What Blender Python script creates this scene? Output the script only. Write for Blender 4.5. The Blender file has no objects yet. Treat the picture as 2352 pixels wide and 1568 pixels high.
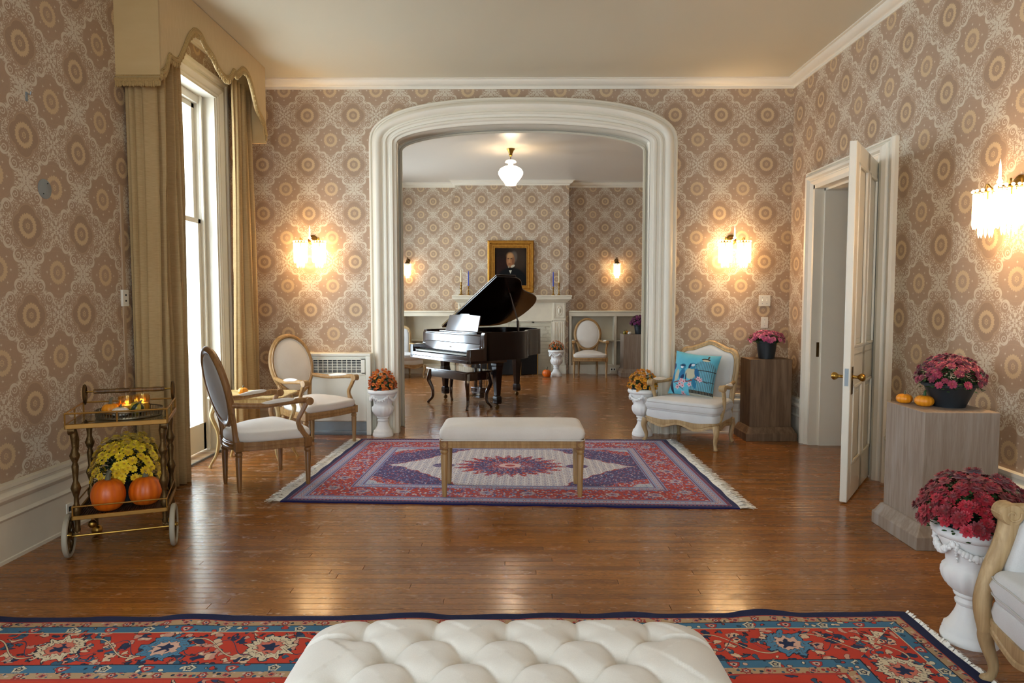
import bpy, math, random
from mathutils import Vector, Matrix
R = math.radians; PI = math.pi
random.seed(7)
sc = bpy.context.scene
col = sc.collection

# ---------------------------------------------------------------- camera
cam_d = bpy.data.cameras.new('camera'); cam = bpy.data.objects.new('camera', cam_d); col.objects.link(cam)
cam_d.sensor_width = 36.0; cam_d.lens = 24.0; cam_d.clip_start = .05
cam.location = (0, 0, 1.40)
cam.rotation_euler = (PI / 2 - math.atan(94 / 1568), 0, 9 / 1568)
sc.camera = cam

# ---------------------------------------------------------------- daylight, exposure
SKY = 9.0            # radiance of the overcast sky outside the windows
world = bpy.data.worlds.new('world'); sc.world = world; world.use_nodes = True
bg = world.node_tree.nodes['Background']; bg.inputs[0].default_value = (.80, .90, 1, 1); bg.inputs[1].default_value = .6
def daylight(loc, rot, sx, sy, k=1.0):       # daylight arriving through a window, placed just outside its panes
    d = bpy.data.lights.new('window_daylight', 'AREA'); d.shape = 'RECTANGLE'; d.size = sx; d.size_y = sy; d.energy = SKY * k * PI * sx * sy
    d.color = (.80, .905, 1.0)
    o = bpy.data.objects.new('window_daylight', d); col.objects.link(o); o.location = loc; o.rotation_euler = rot
    return o
daylight((-3.45, 5.9, 1.9), (0, -PI / 2, 0), 4.2, 3.2)              # tall window beside the chairs
daylight((-3.45, 1.1, 1.9), (0, -PI / 2, 0), 4.2, 3.0)              # same window further down the wall
daylight((-1.3, -2.9, 1.9), (PI / 2, 0, 0), 2.5, 4.0)               # pair behind the camera
daylight((1.3, -2.9, 1.9), (PI / 2, 0, 0), 2.5, 4.0)
daylight((-3.45, 9.85, 1.9), (0, -PI / 2, 0), 4.2, 1.9, 1.5)        # far parlour, left wall
daylight((-3.45, 11.8, 1.9), (0, -PI / 2, 0), 4.2, 1.9, 1.4)  # second parlour window, unseen, added to make up light lost by narrowing the first
SCONCE = 80.0; FARSC = 34.0; PEND = 80.0
vs = sc.view_settings; vs.view_transform = 'Standard'; vs.look = 'None'; vs.gamma = 1; vs.use_curve_mapping = False
vs.exposure = 0.35
cy = sc.cycles
cy.use_denoising = True; cy.max_bounces = 6; cy.diffuse_bounces = 3; cy.glossy_bounces = 3; cy.transparent_max_bounces = 10
cy.use_adaptive_sampling = True; cy.adaptive_threshold = .04; cy.adaptive_min_samples = 12; cy.use_auto_tile = False; cy.time_limit = 1150
cy.transmission_bounces = 4; cy.caustics_reflective = False; cy.caustics_refractive = False; cy.sample_clamp_indirect = 6

# ---------------------------------------------------------------- mesh helpers
def lin(c):
    if isinstance(c, str):
        c = c.lstrip('#'); c = [int(c[i:i + 2], 16) / 255 for i in (0, 2, 4)]
        c = [x / 12.92 if x <= .04045 else ((x + .055) / 1.055) ** 2.4 for x in c]
    return (c[0], c[1], c[2], 1)

class MB:
    """collects faces; build() links them as one mesh object"""
    def __init__(s): s.v = []; s.f = []; s.uv = None
    def add(s, vs_, fs):
        n = len(s.v); s.v += [tuple(p) for p in vs_]; s.f += [tuple(i + n for i in f) for f in fs]; return s
    def box(s, c, d, rz=0, m=None):
        x, y, z = [k / 2 for k in d]
        P = [Vector((a * x, b * y, e * z)) for e in (-1, 1) for a, b in ((-1, -1), (1, -1), (1, 1), (-1, 1))]
        if rz: P = [Matrix.Rotation(rz, 3, 'Z') @ p for p in P]
        if m is not None: P = [m @ p for p in P]
        P = [p + Vector(c) for p in P]
        return s.add(P, [(3, 2, 1, 0), (4, 5, 6, 7), (0, 1, 5, 4), (1, 2, 6, 5), (2, 3, 7, 6), (3, 0, 4, 7)])
    def b2(s, a, b):     # box from corner to corner
        return s.box([(a[i] + b[i]) / 2 for i in range(3)], [abs(a[i] - b[i]) for i in range(3)])
    def bar(s, p, q, w, h=None, up=(0, 0, 1)):    # square bar between two points
        p = Vector(p); q = Vector(q); h = h or w; t = (q - p).normalized(); u = Vector(up)
        if abs(t.dot(u)) > .98: u = Vector((0, 1, 0))
        a = t.cross(u).normalized() * w / 2; b = a.cross(t).normalized() * h / 2
        P = [p - a - b, p + a - b, p + a + b, p - a + b, q - a - b, q + a - b, q + a + b, q - a + b]
        return s.add(P, [(3, 2, 1, 0), (4, 5, 6, 7), (0, 1, 5, 4), (1, 2, 6, 5), (2, 3, 7, 6), (3, 0, 4, 7)])
    def rings(s, rs, closed=True, cap=True):      # loft of equal rings
        n = len(rs[0]); b = len(s.v); s.v += [tuple(p) for r_ in rs for p in r_]
        for i in range(len(rs) - 1):
            for j in range(n if closed else n - 1):
                k = (j + 1) % n; s.f.append((b + i * n + j, b + i * n + k, b + (i + 1) * n + k, b + (i + 1) * n + j))
        if cap and closed:
            s.f.append(tuple(b + j for j in reversed(range(n)))); s.f.append(tuple(b + (len(rs) - 1) * n + j for j in range(n)))
        return s
    def lathe(s, prof, n=24, c=(0, 0, 0), mod=None, cap=True, axis='z'):
        rs = []
        for i, (r_, z) in enumerate(prof):
            ring = []
            for j in range(n):
                a = 2 * PI * j / n; q = max(r_, .0004)
                if mod: q = q * mod(a, i, z)
                p = (q * math.cos(a), q * math.sin(a), z)
                if axis == 'x': p = (p[2], p[0], p[1])
                if axis == 'y': p = (p[1], p[2], p[0])
                ring.append((p[0] + c[0], p[1] + c[1], p[2] + c[2]))
            rs.append(ring)
        return s.rings(rs, True, cap)
    def tube(s, pts, r_, n=8, cap=True, flat=1.0, up=(0, 0, 1)):
        pts = [Vector(p) for p in pts]; rr = r_ if isinstance(r_, (list, tuple)) else [r_] * len(pts); rs = []
        a0 = None
        for i, p in enumerate(pts):
            t = (pts[min(i + 1, len(pts) - 1)] - pts[max(i - 1, 0)]).normalized()
            if a0 is None:
                u = Vector(up)
                if abs(t.dot(u)) > .95: u = Vector((1, 0, 0))
                a0 = t.cross(u).normalized()
            a0 = (a0 - t * a0.dot(t)).normalized(); b0 = t.cross(a0)
            rs.append([p + (a0 * math.cos(2 * PI * j / n) + b0 * math.sin(2 * PI * j / n) * flat) * rr[i] for j in range(n)])
        return s.rings(rs, True, cap)
    def loop(s, pts, r_, n=8, flat=1.0):            # closed tube
        pts = [Vector(p) for p in pts]; N = len(pts); b = len(s.v); c = sum(pts, Vector()) / N
        for i, p in enumerate(pts):
            t = (pts[(i + 1) % N] - pts[i - 1]).normalized(); o = p - c; o = (o - t * o.dot(t)).normalized(); b0 = t.cross(o)
            for j in range(n): s.v.append(tuple(p + (o * math.cos(2 * PI * j / n) + b0 * math.sin(2 * PI * j / n) * flat) * r_))
        for i in range(N):
            for j in range(n):
                k = (j + 1) % n; i2 = (i + 1) % N; s.f.append((b + i * n + j, b + i * n + k, b + i2 * n + k, b + i2 * n + j))
        return s
    def prism(s, out, lo, hi, plane='xy'):          # outline extruded along the third axis
        def P(a, b_, h): return {'xy': (a, b_, h), 'xz': (a, h, b_), 'yz': (h, a, b_)}[plane]
        n = len(out)
        s.add([P(a, b_, lo) for a, b_ in out] + [P(a, b_, hi) for a, b_ in out],
              [tuple(reversed(range(n))), tuple(range(n, 2 * n))] + [(i, (i + 1) % n, n + (i + 1) % n, n + i) for i in range(n)])
        return s
    def grid(s, fn, nu, nv, wrap=False):
        b = len(s.v); w = nu if wrap else nu + 1
        for j in range(nv + 1):
            for i in range(w): s.v.append(tuple(fn(i / nu, j / nv)))
        for j in range(nv):
            for i in range(nu):
                k = (i + 1) % w; s.f.append((b + j * w + i, b + j * w + k, b + (j + 1) * w + k, b + (j + 1) * w + i))
        return s
    def ball(s, c, r_, n=12, m=8, fn=None):
        r_ = (r_, r_, r_) if not isinstance(r_, (list, tuple)) else r_
        rs = []
        for i in range(m + 1):
            ph = PI * i / m - PI / 2; cz = math.sin(ph); cr = max(math.cos(ph), .002)
            ring = []
            for j in range(n):
                a = 2 * PI * j / n; k = fn(a, ph) if fn else 1
                ring.append((c[0] + r_[0] * cr * math.cos(a) * k, c[1] + r_[1] * cr * math.sin(a) * k, c[2] + r_[2] * cz * (k if fn else 1)))
            rs.append(ring)
        return s.rings(rs)
    def xf(s, m):
        s.v = [tuple(m @ Vector(p)) for p in s.v]; return s
    def build(s, name, mat, parent=None, smooth=None, bevel=0, seg=2, loc=None, rz=None, sub=0, **props):
        me = bpy.data.meshes.new(name); me.from_pydata(s.v, [], s.f)
        if s.uv:
            l = me.uv_layers.new(name='UVMap')
            for i, lp in enumerate(me.loops): l.data[i].uv = s.uv[lp.vertex_index]
        o = bpy.data.objects.new(name, me); col.objects.link(o)
        if mat is not None: me.materials.append(mat)
        if parent is not None: o.parent = parent
        if loc is not None: o.location = loc
        if rz is not None: o.rotation_euler.z = rz
        if bevel:
            b_ = o.modifiers.new('bevel', 'BEVEL'); b_.width = bevel; b_.segments = seg; b_.limit_method = 'ANGLE'; b_.angle_limit = R(35)
        if sub:
            b_ = o.modifiers.new('sub', 'SUBSURF'); b_.levels = sub; b_.render_levels = sub
        if smooth is None: smooth = 38
        if smooth:
            me.shade_smooth()
            if smooth < 180: me.set_sharp_from_angle(angle=R(smooth))
        for k, v_ in props.items(): o[k] = v_
        return o

def tag(o, label, cat, group=None):
    o['label'] = label; o['category'] = cat
    if group: o['group'] = group
    return o
def thing(name, label, cat, loc=(0, 0, 0), rz=0, group=None):
    o = bpy.data.objects.new(name, None); col.objects.link(o); o.location = loc; o.rotation_euler.z = rz
    o.empty_display_size = .1
    return tag(o, label, cat, group)
def struct(o): o['kind'] = 'structure'; return o
def kids(o): return [c for c in col.objects if c.parent == o]
def dup(root, loc, rz, label, group=None):
    r_ = root.copy(); col.objects.link(r_); r_.location = loc; r_.rotation_euler.z = rz; r_['label'] = label
    if group: r_['group'] = group
    for ch in kids(root):
        c_ = ch.copy(); col.objects.link(c_); c_.parent = r_
        for g in kids(ch):
            d_ = g.copy(); col.objects.link(d_); d_.parent = c_
    return r_
def lerp(a, b, t): return a + (b - a) * t
def bez(p0, p1, p2, p3, n=12):
    out = []
    for i in range(n + 1):
        t = i / n; u = 1 - t
        out.append(tuple(u ** 3 * p0[k] + 3 * u * u * t * p1[k] + 3 * u * t * t * p2[k] + t ** 3 * p3[k] for k in range(len(p0))))
    return out
def catmull(pts, n=6, closed=False):
    P = [Vector(p) for p in pts]; out = []; N = len(P)
    for i in range(N if closed else N - 1):
        if closed: p0, p1, p2, p3 = P[i - 1], P[i], P[(i + 1) % N], P[(i + 2) % N]
        else: p0, p1, p2, p3 = P[max(i - 1, 0)], P[i], P[i + 1], P[min(i + 2, N - 1)]
        for k in range(n):
            t = k / n
            out.append(.5 * ((2 * p1) + (p2 - p0) * t + (2 * p0 - 5 * p1 + 4 * p2 - p3) * t * t + (3 * p1 - p0 - 3 * p2 + p3) * t ** 3))
    if not closed: out.append(P[-1])
    return out
# ---------------------------------------------------------------- node helpers
class E:
    nt = None
    def __init__(s, k): s.k = k
    def __add__(a, b): return mth('ADD', a, b)
    def __radd__(a, b): return mth('ADD', b, a)
    def __sub__(a, b): return mth('SUBTRACT', a, b)
    def __rsub__(a, b): return mth('SUBTRACT', b, a)
    def __mul__(a, b): return mth('MULTIPLY', a, b)
    def __rmul__(a, b): return mth('MULTIPLY', b, a)
    def __truediv__(a, b): return mth('DIVIDE', a, b)
    def __neg__(a): return mth('MULTIPLY', a, -1)
def nn(t, **kw):
    n = E.nt.nodes.new(t)
    for k, v in kw.items(): setattr(n, k, v)
    return n
def put(n, i, v):
    if isinstance(v, E): E.nt.links.new(v.k, n.inputs[i])
    else: n.inputs[i].default_value = v
def mth(op, *a):
    n = nn('ShaderNodeMath', operation=op)
    for i, x in enumerate(a): put(n, i, x)
    return E(n.outputs[0])
def sin(a): return mth('SINE', a)
def cos(a): return mth('COSINE', a)
def ab(a): return mth('ABSOLUTE', a)
def mn(a, b): return mth('MINIMUM', a, b)
def mx(a, b): return mth('MAXIMUM', a, b)
def fr(a): return mth('FRACT', a)
def fl(a): return mth('FLOOR', a)
def rnd(a): return mth('ROUND', a)
def gt(a, b): return mth('GREATER_THAN', a, b)
def lt(a, b): return mth('LESS_THAN', a, b)
def atan2(a, b): return mth('ARCTAN2', a, b)
def hyp(a, b): return mth('SQRT', a * a + b * b)
def clip(a): n = nn('ShaderNodeClamp'); put(n, 0, a); return E(n.outputs[0])
def ss(e0, e1, x):      # smooth step
    n = nn('ShaderNodeMapRange', interpolation_type='SMOOTHSTEP'); put(n, 0, x); put(n, 1, e0); put(n, 2, e1); return E(n.outputs[0])
def below(x, e, w): return 1 - ss(e - w, e + w, x)
def near(x, c, h, w): return below(ab(x - c), h, w)
def orr(*a):
    r_ = a[0]
    for b in a[1:]: r_ = mx(r_, b)
    return r_
def coords(kind='Object'):
    n = nn('ShaderNodeTexCoord'); return E(n.outputs[kind])
def sep(v): n = nn('ShaderNodeSeparateXYZ'); put(n, 0, v); return [E(o) for o in n.outputs]
def comb(x, y, z=0.0):
    n = nn('ShaderNodeCombineXYZ'); put(n, 0, x); put(n, 1, y); put(n, 2, z); return E(n.outputs[0])
def noise(v, scale, detail=2.0, rough=.5, dist=0.0, color=False):
    n = nn('ShaderNodeTexNoise'); put(n, 'Vector', v); put(n, 'Scale', scale); put(n, 'Detail', detail); put(n, 'Roughness', rough); put(n, 'Distortion', dist)
    return E(n.outputs['Color' if color else 'Fac'])
def vor(v, scale, feat='F1', out='Distance', rand=1.0):
    n = nn('ShaderNodeTexVoronoi', feature=feat); put(n, 'Vector', v); put(n, 'Scale', scale); put(n, 'Randomness', rand); return E(n.outputs[out])
def mix(f, a, b):
    n = nn('ShaderNodeMix', data_type='RGBA'); put(n, 0, f)
    for i, c in ((6, a), (7, b)): put(n, i, c if isinstance(c, E) else lin(c))
    return E(n.outputs[2])
def mulc(a, b):
    n = nn('ShaderNodeMix', data_type='RGBA', blend_type='MULTIPLY'); put(n, 0, 1.0)
    for i, c in ((6, a), (7, b)): put(n, i, c if isinstance(c, E) else lin(c))
    return E(n.outputs[2])
def grey(x): return comb(x, x, x)
def bump(h, strength=.3, dist=.01):
    n = nn('ShaderNodeBump'); put(n, 'Height', h); put(n, 'Strength', strength); put(n, 'Distance', dist); return E(n.outputs[0])
def new_mat(name):
    m = bpy.data.materials.new(name); m.use_nodes = True; E.nt = m.node_tree
    return m, E.nt.nodes['Principled BSDF']
def setp(b, color=None, rough=None, metal=None, spec=None, normal=None, coat=None, coat_r=None, sheen=None, emit=None, estr=None, trans=None, alpha=None, ior=None):
    for k, v in (('Base Color', color), ('Roughness', rough), ('Metallic', metal), ('Specular IOR Level', spec), ('Normal', normal), ('Coat Weight', coat),
                 ('Coat Roughness', coat_r), ('Sheen Weight', sheen), ('Emission Color', emit), ('Emission Strength', estr), ('Transmission Weight', trans), ('Alpha', alpha), ('IOR', ior)):
        if v is None: continue
        if isinstance(v, E): E.nt.links.new(v.k, b.inputs[k])
        else: b.inputs[k].default_value = lin(v) if k in ('Base Color', 'Emission Color') else v
M = {}
def plain(name, color, rough=.5, metal=0, var=.06, scale=6, bumps=0, bscale=80, **kw):
    """one paint / metal / cloth colour with slight mottling and fine relief"""
    m, b = new_mat(name); c = coords(); f = noise(c, scale, 4)
    col_ = mulc(grey(1 - var + f * (2 * var)), color)
    setp(b, col_, rough + 0 * f if False else rough, metal, **kw)
    if bumps: setp(b, normal=bump(noise(c, bscale, 3), bumps, .004))
    M[name] = m; return m

plain('cream', '#e9dfcb', .38, var=.05, scale=3)
plain('cream_old', '#dccfb6', .45, var=.13, scale=5, bumps=.15, bscale=30)
plain('white_enamel', '#e6dfcd', .35, var=.04)
plain('door_white', '#e4dcca', .36, var=.06, scale=4, bumps=.1, bscale=25)
plain('ceil', '#cdc2a8', .36, var=.05, scale=.8, bumps=.05, bscale=3)
plain('ceil_far', '#d2c9bb', .3, var=.05, scale=.8, bumps=.05, bscale=3)
plain('brass', '#a8813d', .3, 1, var=.12, scale=14)
plain('brass_dark', '#5c4524', .45, .8, var=.35, scale=30, bumps=.5, bscale=110)
plain('brass_paint', '#9a6f2e', .45, .6, var=.18, scale=18)
plain('black_plastic', '#1d2226', .42, var=.1)
plain('black_iron', '#101010', .5, .3)
plain('rubber', '#a49a86', .6, var=.1, scale=30)
plain('white_plaster', '#eeebe6', .75, var=.04, scale=12, bumps=.25, bscale=40)
plain('white_plastic', '#e9e2d0', .4, var=.02)
plain('steel_plate', '#8f979a', .45, .6, var=.1, scale=25)
plain('grille_dark', '#1a1c1c', .6)
plain('leaf', '#2c4a1f', .55, var=.4, scale=40)
plain('leaf_dark', '#1c3016', .55, var=.4, scale=40)
plain('stem', '#6f6d45', .7, var=.3, scale=60)
plain('pump_stem', '#5f5c48', .8, var=.3, scale=60)
plain('candle_cream', '#efe0bb', .5, var=.02)
plain('candle_blue', '#3a4fb0', .45, var=.02)
plain('black_lacquer', '#0a0708', .13, var=.2, coat=.6, coat_r=.08)
plain('keys_white', '#e9ead9', .25, var=.02)
plain('keys_black', '#08080a', .25)
plain('felt_gold', '#7a6238', .5, .5)
plain('hall_wall', '#b79f6d', .6, var=.05)
plain('fringe', '#fdf8ee', .8, var=.1, scale=40)
plain('black_cloth', '#15120f', .9)

def fabric(name, color, tint, scale=700, var=.08):
    m, b = new_mat(name); c = coords(); x, y, z = sep(c)
    w = noise(comb(x * .35, y, z), scale, 2) * .5 + noise(comb(x, y, z * .35), scale, 2) * .5
    f = noise(c, 5, 3)
    col_ = mix(ss(.3, .75, w * .6 + f * .4), color, tint)
    setp(b, col_, .85, sheen=.15, normal=bump(w, .25, .0015)); M[name] = m; return m
fabric('linen', '#d3c8ba', '#e2d9ce')
fabric('linen_grey', '#c6c3bf', '#d9d7d3')
fabric('linen_white', '#d8cec0', '#e6ddd0')
fabric('linen_back', '#b3aca4', '#c4beb5')

def curtain_mat():
    m, b = new_mat('curtain'); c = coords(); x, y, z = sep(c)
    w = noise(comb(x * 3, y * 3, z * 60), 7, 3) ; f = noise(c, 2.2, 2)
    col_ = mix(ss(.25, .8, w * .7 + f * .3), '#c09c64', '#d9ba85')
    tr = nn('ShaderNodeBsdfTranslucent'); put(tr, 0, mulc(col_, '#fff2da'))
    setp(b, col_, .8, normal=bump(w, .2, .002))
    mxs = nn('ShaderNodeMixShader'); mxs.inputs[0].default_value = .22
    E.nt.links.new(b.outputs[0], mxs.inputs[1]); E.nt.links.new(tr.outputs[0], mxs.inputs[2])
    E.nt.links.new(mxs.outputs[0], E.nt.nodes['Material Output'].inputs[0]); M['curtain'] = m
curtain_mat()
def valance_mat():
    m, b = new_mat('valance'); c = coords(); x, y, z = sep(c)
    w = noise(comb(x, y * 40, z * 4), 3, 3)
    setp(b, mix(w, '#c7a56c', '#d8b982'), .6, sheen=.2, normal=bump(w, .08, .002)); M['valance'] = m
valance_mat()
plain('braid', '#b3925a', .7, var=.35, scale=90, bumps=.6, bscale=180)

def wood(name, c0, c1, rough=.45, axis='z', scale=1.0, wear=None, spec=.4, coat=0):
    m, b = new_mat(name); c = coords(); x, y, z = sep(c); k = {'x': (.08, 1, 1), 'y': (1, .08, 1), 'z': (1, 1, .08)}[axis]
    v = comb(x * k[0], y * k[1], z * k[2])
    g = noise(v, 38 * scale, 5, .6, .6); g2 = noise(v, 140 * scale, 2)
    t = clip(ss(.3, .72, g) * .75 + g2 * .3)
    col_ = mix(t, c0, c1)
    if wear: col_ = mix(ss(.55, .75, noise(v, 9 * scale, 4)) * .6, col_, wear)
    setp(b, col_, rough, spec=spec, coat=coat, coat_r=.1, normal=bump(g + g2 * .3, .12, .003)); M[name] = m; return m
wood('oak', '#8a6338', '#b08a58', .42)
wood('oak_mid', '#7a532b', '#a1764a', .4)
wood('oak_dark', '#6d4622', '#94683a', .38)
wood('oak_pale', '#9a7a50', '#c3a67a', .48)
wood('grey_wood', '#85715f', '#a08f7f', .7, wear='#aea49a')
wood('brown_wood', '#5e4734', '#84694f', .62, wear='#957d66')
wood('gold_wood', '#a98346', '#dcc186', .4)
wood('mahogany', '#150a08', '#37180f', .16, axis='x', coat=1)
wood('mahogany_red', '#23100b', '#4a2114', .2, axis='x', coat=1)
for k in ('mahogany', 'mahogany_red'): M[k].node_tree.nodes['Principled BSDF'].inputs['Coat IOR'].default_value = 1.9
wood('mahogany_lid', '#0e0706', '#24100b', .18, axis='x', coat=.35)
wood('cart_wood', '#3a2413', '#7d5b2e', .45)
wood('cane', '#2b1a10', '#4c3019', .6, axis='x', scale=1.4)

def glass_mat(name, tint=(.95, .98, 1), f=.12, rough=.02):
    """thin pane: mostly clear with a surface reflection"""
    m, b = new_mat(name); E.nt.nodes.remove(b)
    t = nn('ShaderNodeBsdfTransparent'); put(t, 0, (*tint, 1)); g = nn('ShaderNodeBsdfGlossy'); put(g, 'Roughness', rough)
    fz = nn('ShaderNodeLayerWeight'); fz.inputs[0].default_value = .5; fz = mth('POWER', E(fz.outputs['Facing']), 4.0) * .75 + f * .35
    mxs = nn('ShaderNodeMixShader'); E.nt.links.new(fz.k, mxs.inputs[0])
    E.nt.links.new(t.outputs[0], mxs.inputs[1]); E.nt.links.new(g.outputs[0], mxs.inputs[2])
    E.nt.links.new(mxs.outputs[0], E.nt.nodes['Material Output'].inputs[0]); M[name] = m
glass_mat('pane'); glass_mat('table_glass', (.72, .74, .70), .45); glass_mat('jar_glass', (1, .84, .5), .35, .15)
def crystal_mat(name, estr, color, tr=.45):
    """frosted glass of a lit lamp"""
    m, b = new_mat(name); setp(b, '#fff6e4', .2, emit=color, estr=estr)
    t = nn('ShaderNodeBsdfTransparent'); put(t, 0, (1, .97, .92, 1)); mxs = nn('ShaderNodeMixShader'); mxs.inputs[0].default_value = tr
    E.nt.links.new(b.outputs[0], mxs.inputs[1]); E.nt.links.new(t.outputs[0], mxs.inputs[2])
    E.nt.links.new(mxs.outputs[0], E.nt.nodes['Material Output'].inputs[0]); M[name] = m
crystal_mat('crystal', 3.5, '#ffdfae'); crystal_mat('globe', 3.2, '#fff1dc', .1)
def emit_mat(name, color, s):
    m, b = new_mat(name); setp(b, color, .5, emit=color, estr=s); M[name] = m
emit_mat('bulb', '#ffdca8', 30); emit_mat('flame', '#ffb43c', 4)

# ---- wallpaper: damask of medallions, scrolls and filigree, in metres on the wall
def wallpaper(name, axis, pu, pv):
    m, b = new_mat(name); x, y, z = sep(coords()); u = x if axis == 'x' else y
    w, h = .475, .502
    a = (u - pu) / w + .5; c = (z - pv) / h + .5          # plain medallion at half cells
    p = a - rnd(a); q = c - rnd(c)
    X, Y = ab(p * w), ab(q * h); W, Hh = w / 2, h / 2
    dA = hyp(X, Y); dx, dy = W - X, Hh - Y; dB = hyp(dx, dy)
    thA = atan2(Y, X); thB = atan2(dy, dx)
    def ring(d, th): return near(d + sin(th * 24) * .0035, .0555, .0135, .0022)
    med = orr(ring(dA, thA), ring(dB, thB))
    def ros(d, th): return orr(below(d, .0045, .0015), near(d + sin(th * 8) * .003, .0135, .0035, .0015), near(d, .0265, .0008, .0007) * .5)
    med2 = orr(ros(dA, thA), ros(dB, thB))
    # C-scrolls round each small medallion, thick on the inner side
    def scroll(cx, cy, r0, ox, oy):
        ex, ey = X - cx, Y - cy; d = hyp(ex, ey); th = atan2(ey, ex); along = ex * ox + ey * oy; perp = ey * ox - ex * oy
        outer = below(d, r0 + .001, .0014) * ss(-.001, .001, hyp(ex - ox * -.009 , ey - oy * -.009) - r0 * .86)
        inner = near(d + th * .0012, r0 * .50, .0028, .0012)
        dot = below(d, .005, .0012)
        return orr(outer, inner, dot)
    sc_ = orr(scroll(.082, .154, .037, -.55, -.83), scroll(.152, .082, .037, -.88, -.47))
    # leaf tips of the scrolls
    def tip(cx, cy, rx, ry, rot):
        c_, s_ = math.cos(rot), math.sin(rot); ex, ey = X - cx, Y - cy; return below(hyp((ex * c_ + ey * s_) / rx, (ey * c_ - ex * s_) / ry), 1.0, .12)
    tail = orr(tip(.043, .176, .020, .006, -.9), tip(.178, .044, .020, .006, -.75), tip(.121, .122, .016, .008, -.8))
    # filigree leaves grown from mirrored noise, kept off the medallions and between the scrolls
    fv = comb(X, Y); f1 = noise(fv, 60, .6, .5, 1.9)
    qB = mn(hyp(dx - .045, dy), hyp(dx, dy - .050))
    belt = ss(.146, .156, dA) * ss(.078, .084, qB)
    keep = ss(.038, .042, hyp(X - .082, Y - .154)) * ss(.038, .042, hyp(X - .152, Y - .082))
    leaf = ss(.53, .555, f1) * belt * keep
    # four-petal crosses between medallions
    def cross(ex, ey):
        d1 = hyp(ab(ex) - .0135, ab(ey) - .0135); d2 = hyp(ex, ey)
        return orr(below(d1, .0105, .0018), below(d2, .004, .001))
    cr = orr(cross(dx, Y), cross(X, dy))
    def spray(ex, ey):
        d = hyp(ex, ey); th = atan2(ey, ex)
        return ss(.1, .5, cos(th * 8 + .4) + .25) * near(d, .046, .013, .003)
    spr = orr(spray(dx, Y), spray(X, dy))
    def star(ex, ey, s_=.0105): return below(ab(ex) + ab(ey) + mn(ab(ex), ab(ey)) * 2.2, s_, .0015)
    st = orr(star(X - .094, Y), star(X, Y - .098), star(X - .066, Y - .070, .009))
    line = orr(near(qB, .0695, .0010, .0008), near(qB, .075, .0006, .0006) * .6, near(hyp(X * .9, Y), .128, .0008, .0008) * .5)
    light = clip(orr(sc_, tail, leaf, cr, spr, st))
    grain = noise(comb(u * 1.0, z * .12), 420, 0.0); blot = noise(comb(u, z), 1.6, 1.0)
    base = mix(blot, WP[0], WP[1])
    base = mix(below(qB, .069, .002) * .5, base, WP[2])
    colr = mix(line * .55, base, WP[3])
    colr = mix(med * .9, colr, WP[3])
    colr = mix(med2 * .8, colr, WP[3])
    colr = mix(light * .86, colr, WP[4])
    colr = mulc(grey(.94 + grain * .12), colr)
    setp(b, colr, .60 - light * .25, spec=.5)
    M[name] = m
WP = ('#a5896f', '#b3977d', '#997d64', '#d0b48b', '#d8ccb5')
wallpaper('paper_back', 'x', -1.684, 3.31); wallpaper('paper_left', 'y', 3.855, 2.32)
wallpaper('paper_right', 'y', 5.117, 3.279); wallpaper('paper_far', 'x', -.652, 3.308); wallpaper('paper_side', 'y', 13.2, 3.308)

# ---- floor boards
def floor_mat():
    m, b = new_mat('floor_boards'); x, y, z = sep(coords())
    at = nn('ShaderNodeAttribute', attribute_name='tone'); t = E(at.outputs['Fac'])
    v = comb(x * .55 + t * 37, y * 9 + t * 91)
    g = noise(v, 7, 3, .62, .9); fine = noise(comb(x * 2 + t * 13, y * 60), 9, 1.5)
    ring = ss(.35, .75, sin(g * 34) * .5 + .5)
    c0 = mix(t, '#693917', '#9a5d25')
    c1 = mix(clip(ring * .35 + fine * .35), c0, '#b5783a'); c1 = mix(ss(.72, .97, sin(g * 46) * .5 + .5) * .55, c1, '#3d1e0b')
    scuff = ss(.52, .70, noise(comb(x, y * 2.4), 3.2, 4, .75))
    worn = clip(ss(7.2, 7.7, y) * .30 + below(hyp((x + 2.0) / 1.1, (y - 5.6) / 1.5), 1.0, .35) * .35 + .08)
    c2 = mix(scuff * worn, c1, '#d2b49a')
    setp(b, c2, .17 + scuff * .14 + fine * .07 + ring * .03, spec=.5, coat=.15, coat_r=.12, normal=bump(fine, .05, .002)); M['floor_boards'] = m
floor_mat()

# ---- painted brick
def brick_mat():
    m, b = new_mat('painted_brick'); c = coords(); f = noise(c, 90, 4, .7)
    setp(b, mix(f, '#c9bda0', '#e0d7bf'), .7, normal=bump(f, .5, .006)); M['painted_brick'] = m
brick_mat()
def petal_mat(name, c0, c1, cc):
    m, b = new_mat(name); oi = nn('ShaderNodeObjectInfo'); r_ = E(oi.outputs['Random']); x, y, z = sep(coords()); d = hyp(x, y)
    k = mix(clip(r_ * 1.1), c0, c1); setp(b, mix(below(d, .004, .003), k, cc), .55, sheen=.2); M[name] = m
petal_mat('mum_orange', '#c44a08', '#ea8412', '#e08a1c'); petal_mat('mum_amber', '#d0700c', '#f2b01a', '#e8b030')
petal_mat('mum_yellow', '#e2b408', '#f5d21c', '#d9a010'); petal_mat('mum_red', '#6d0613', '#a81026', '#8a1a18')
petal_mat('mum_burgundy', '#6e1532', '#a8304e', '#b85a50'); petal_mat('mum_pink', '#b0386a', '#dc7396', '#c85a70'); petal_mat('mum_purple', '#5a1046', '#8e2370', '#9c3a70')

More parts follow.
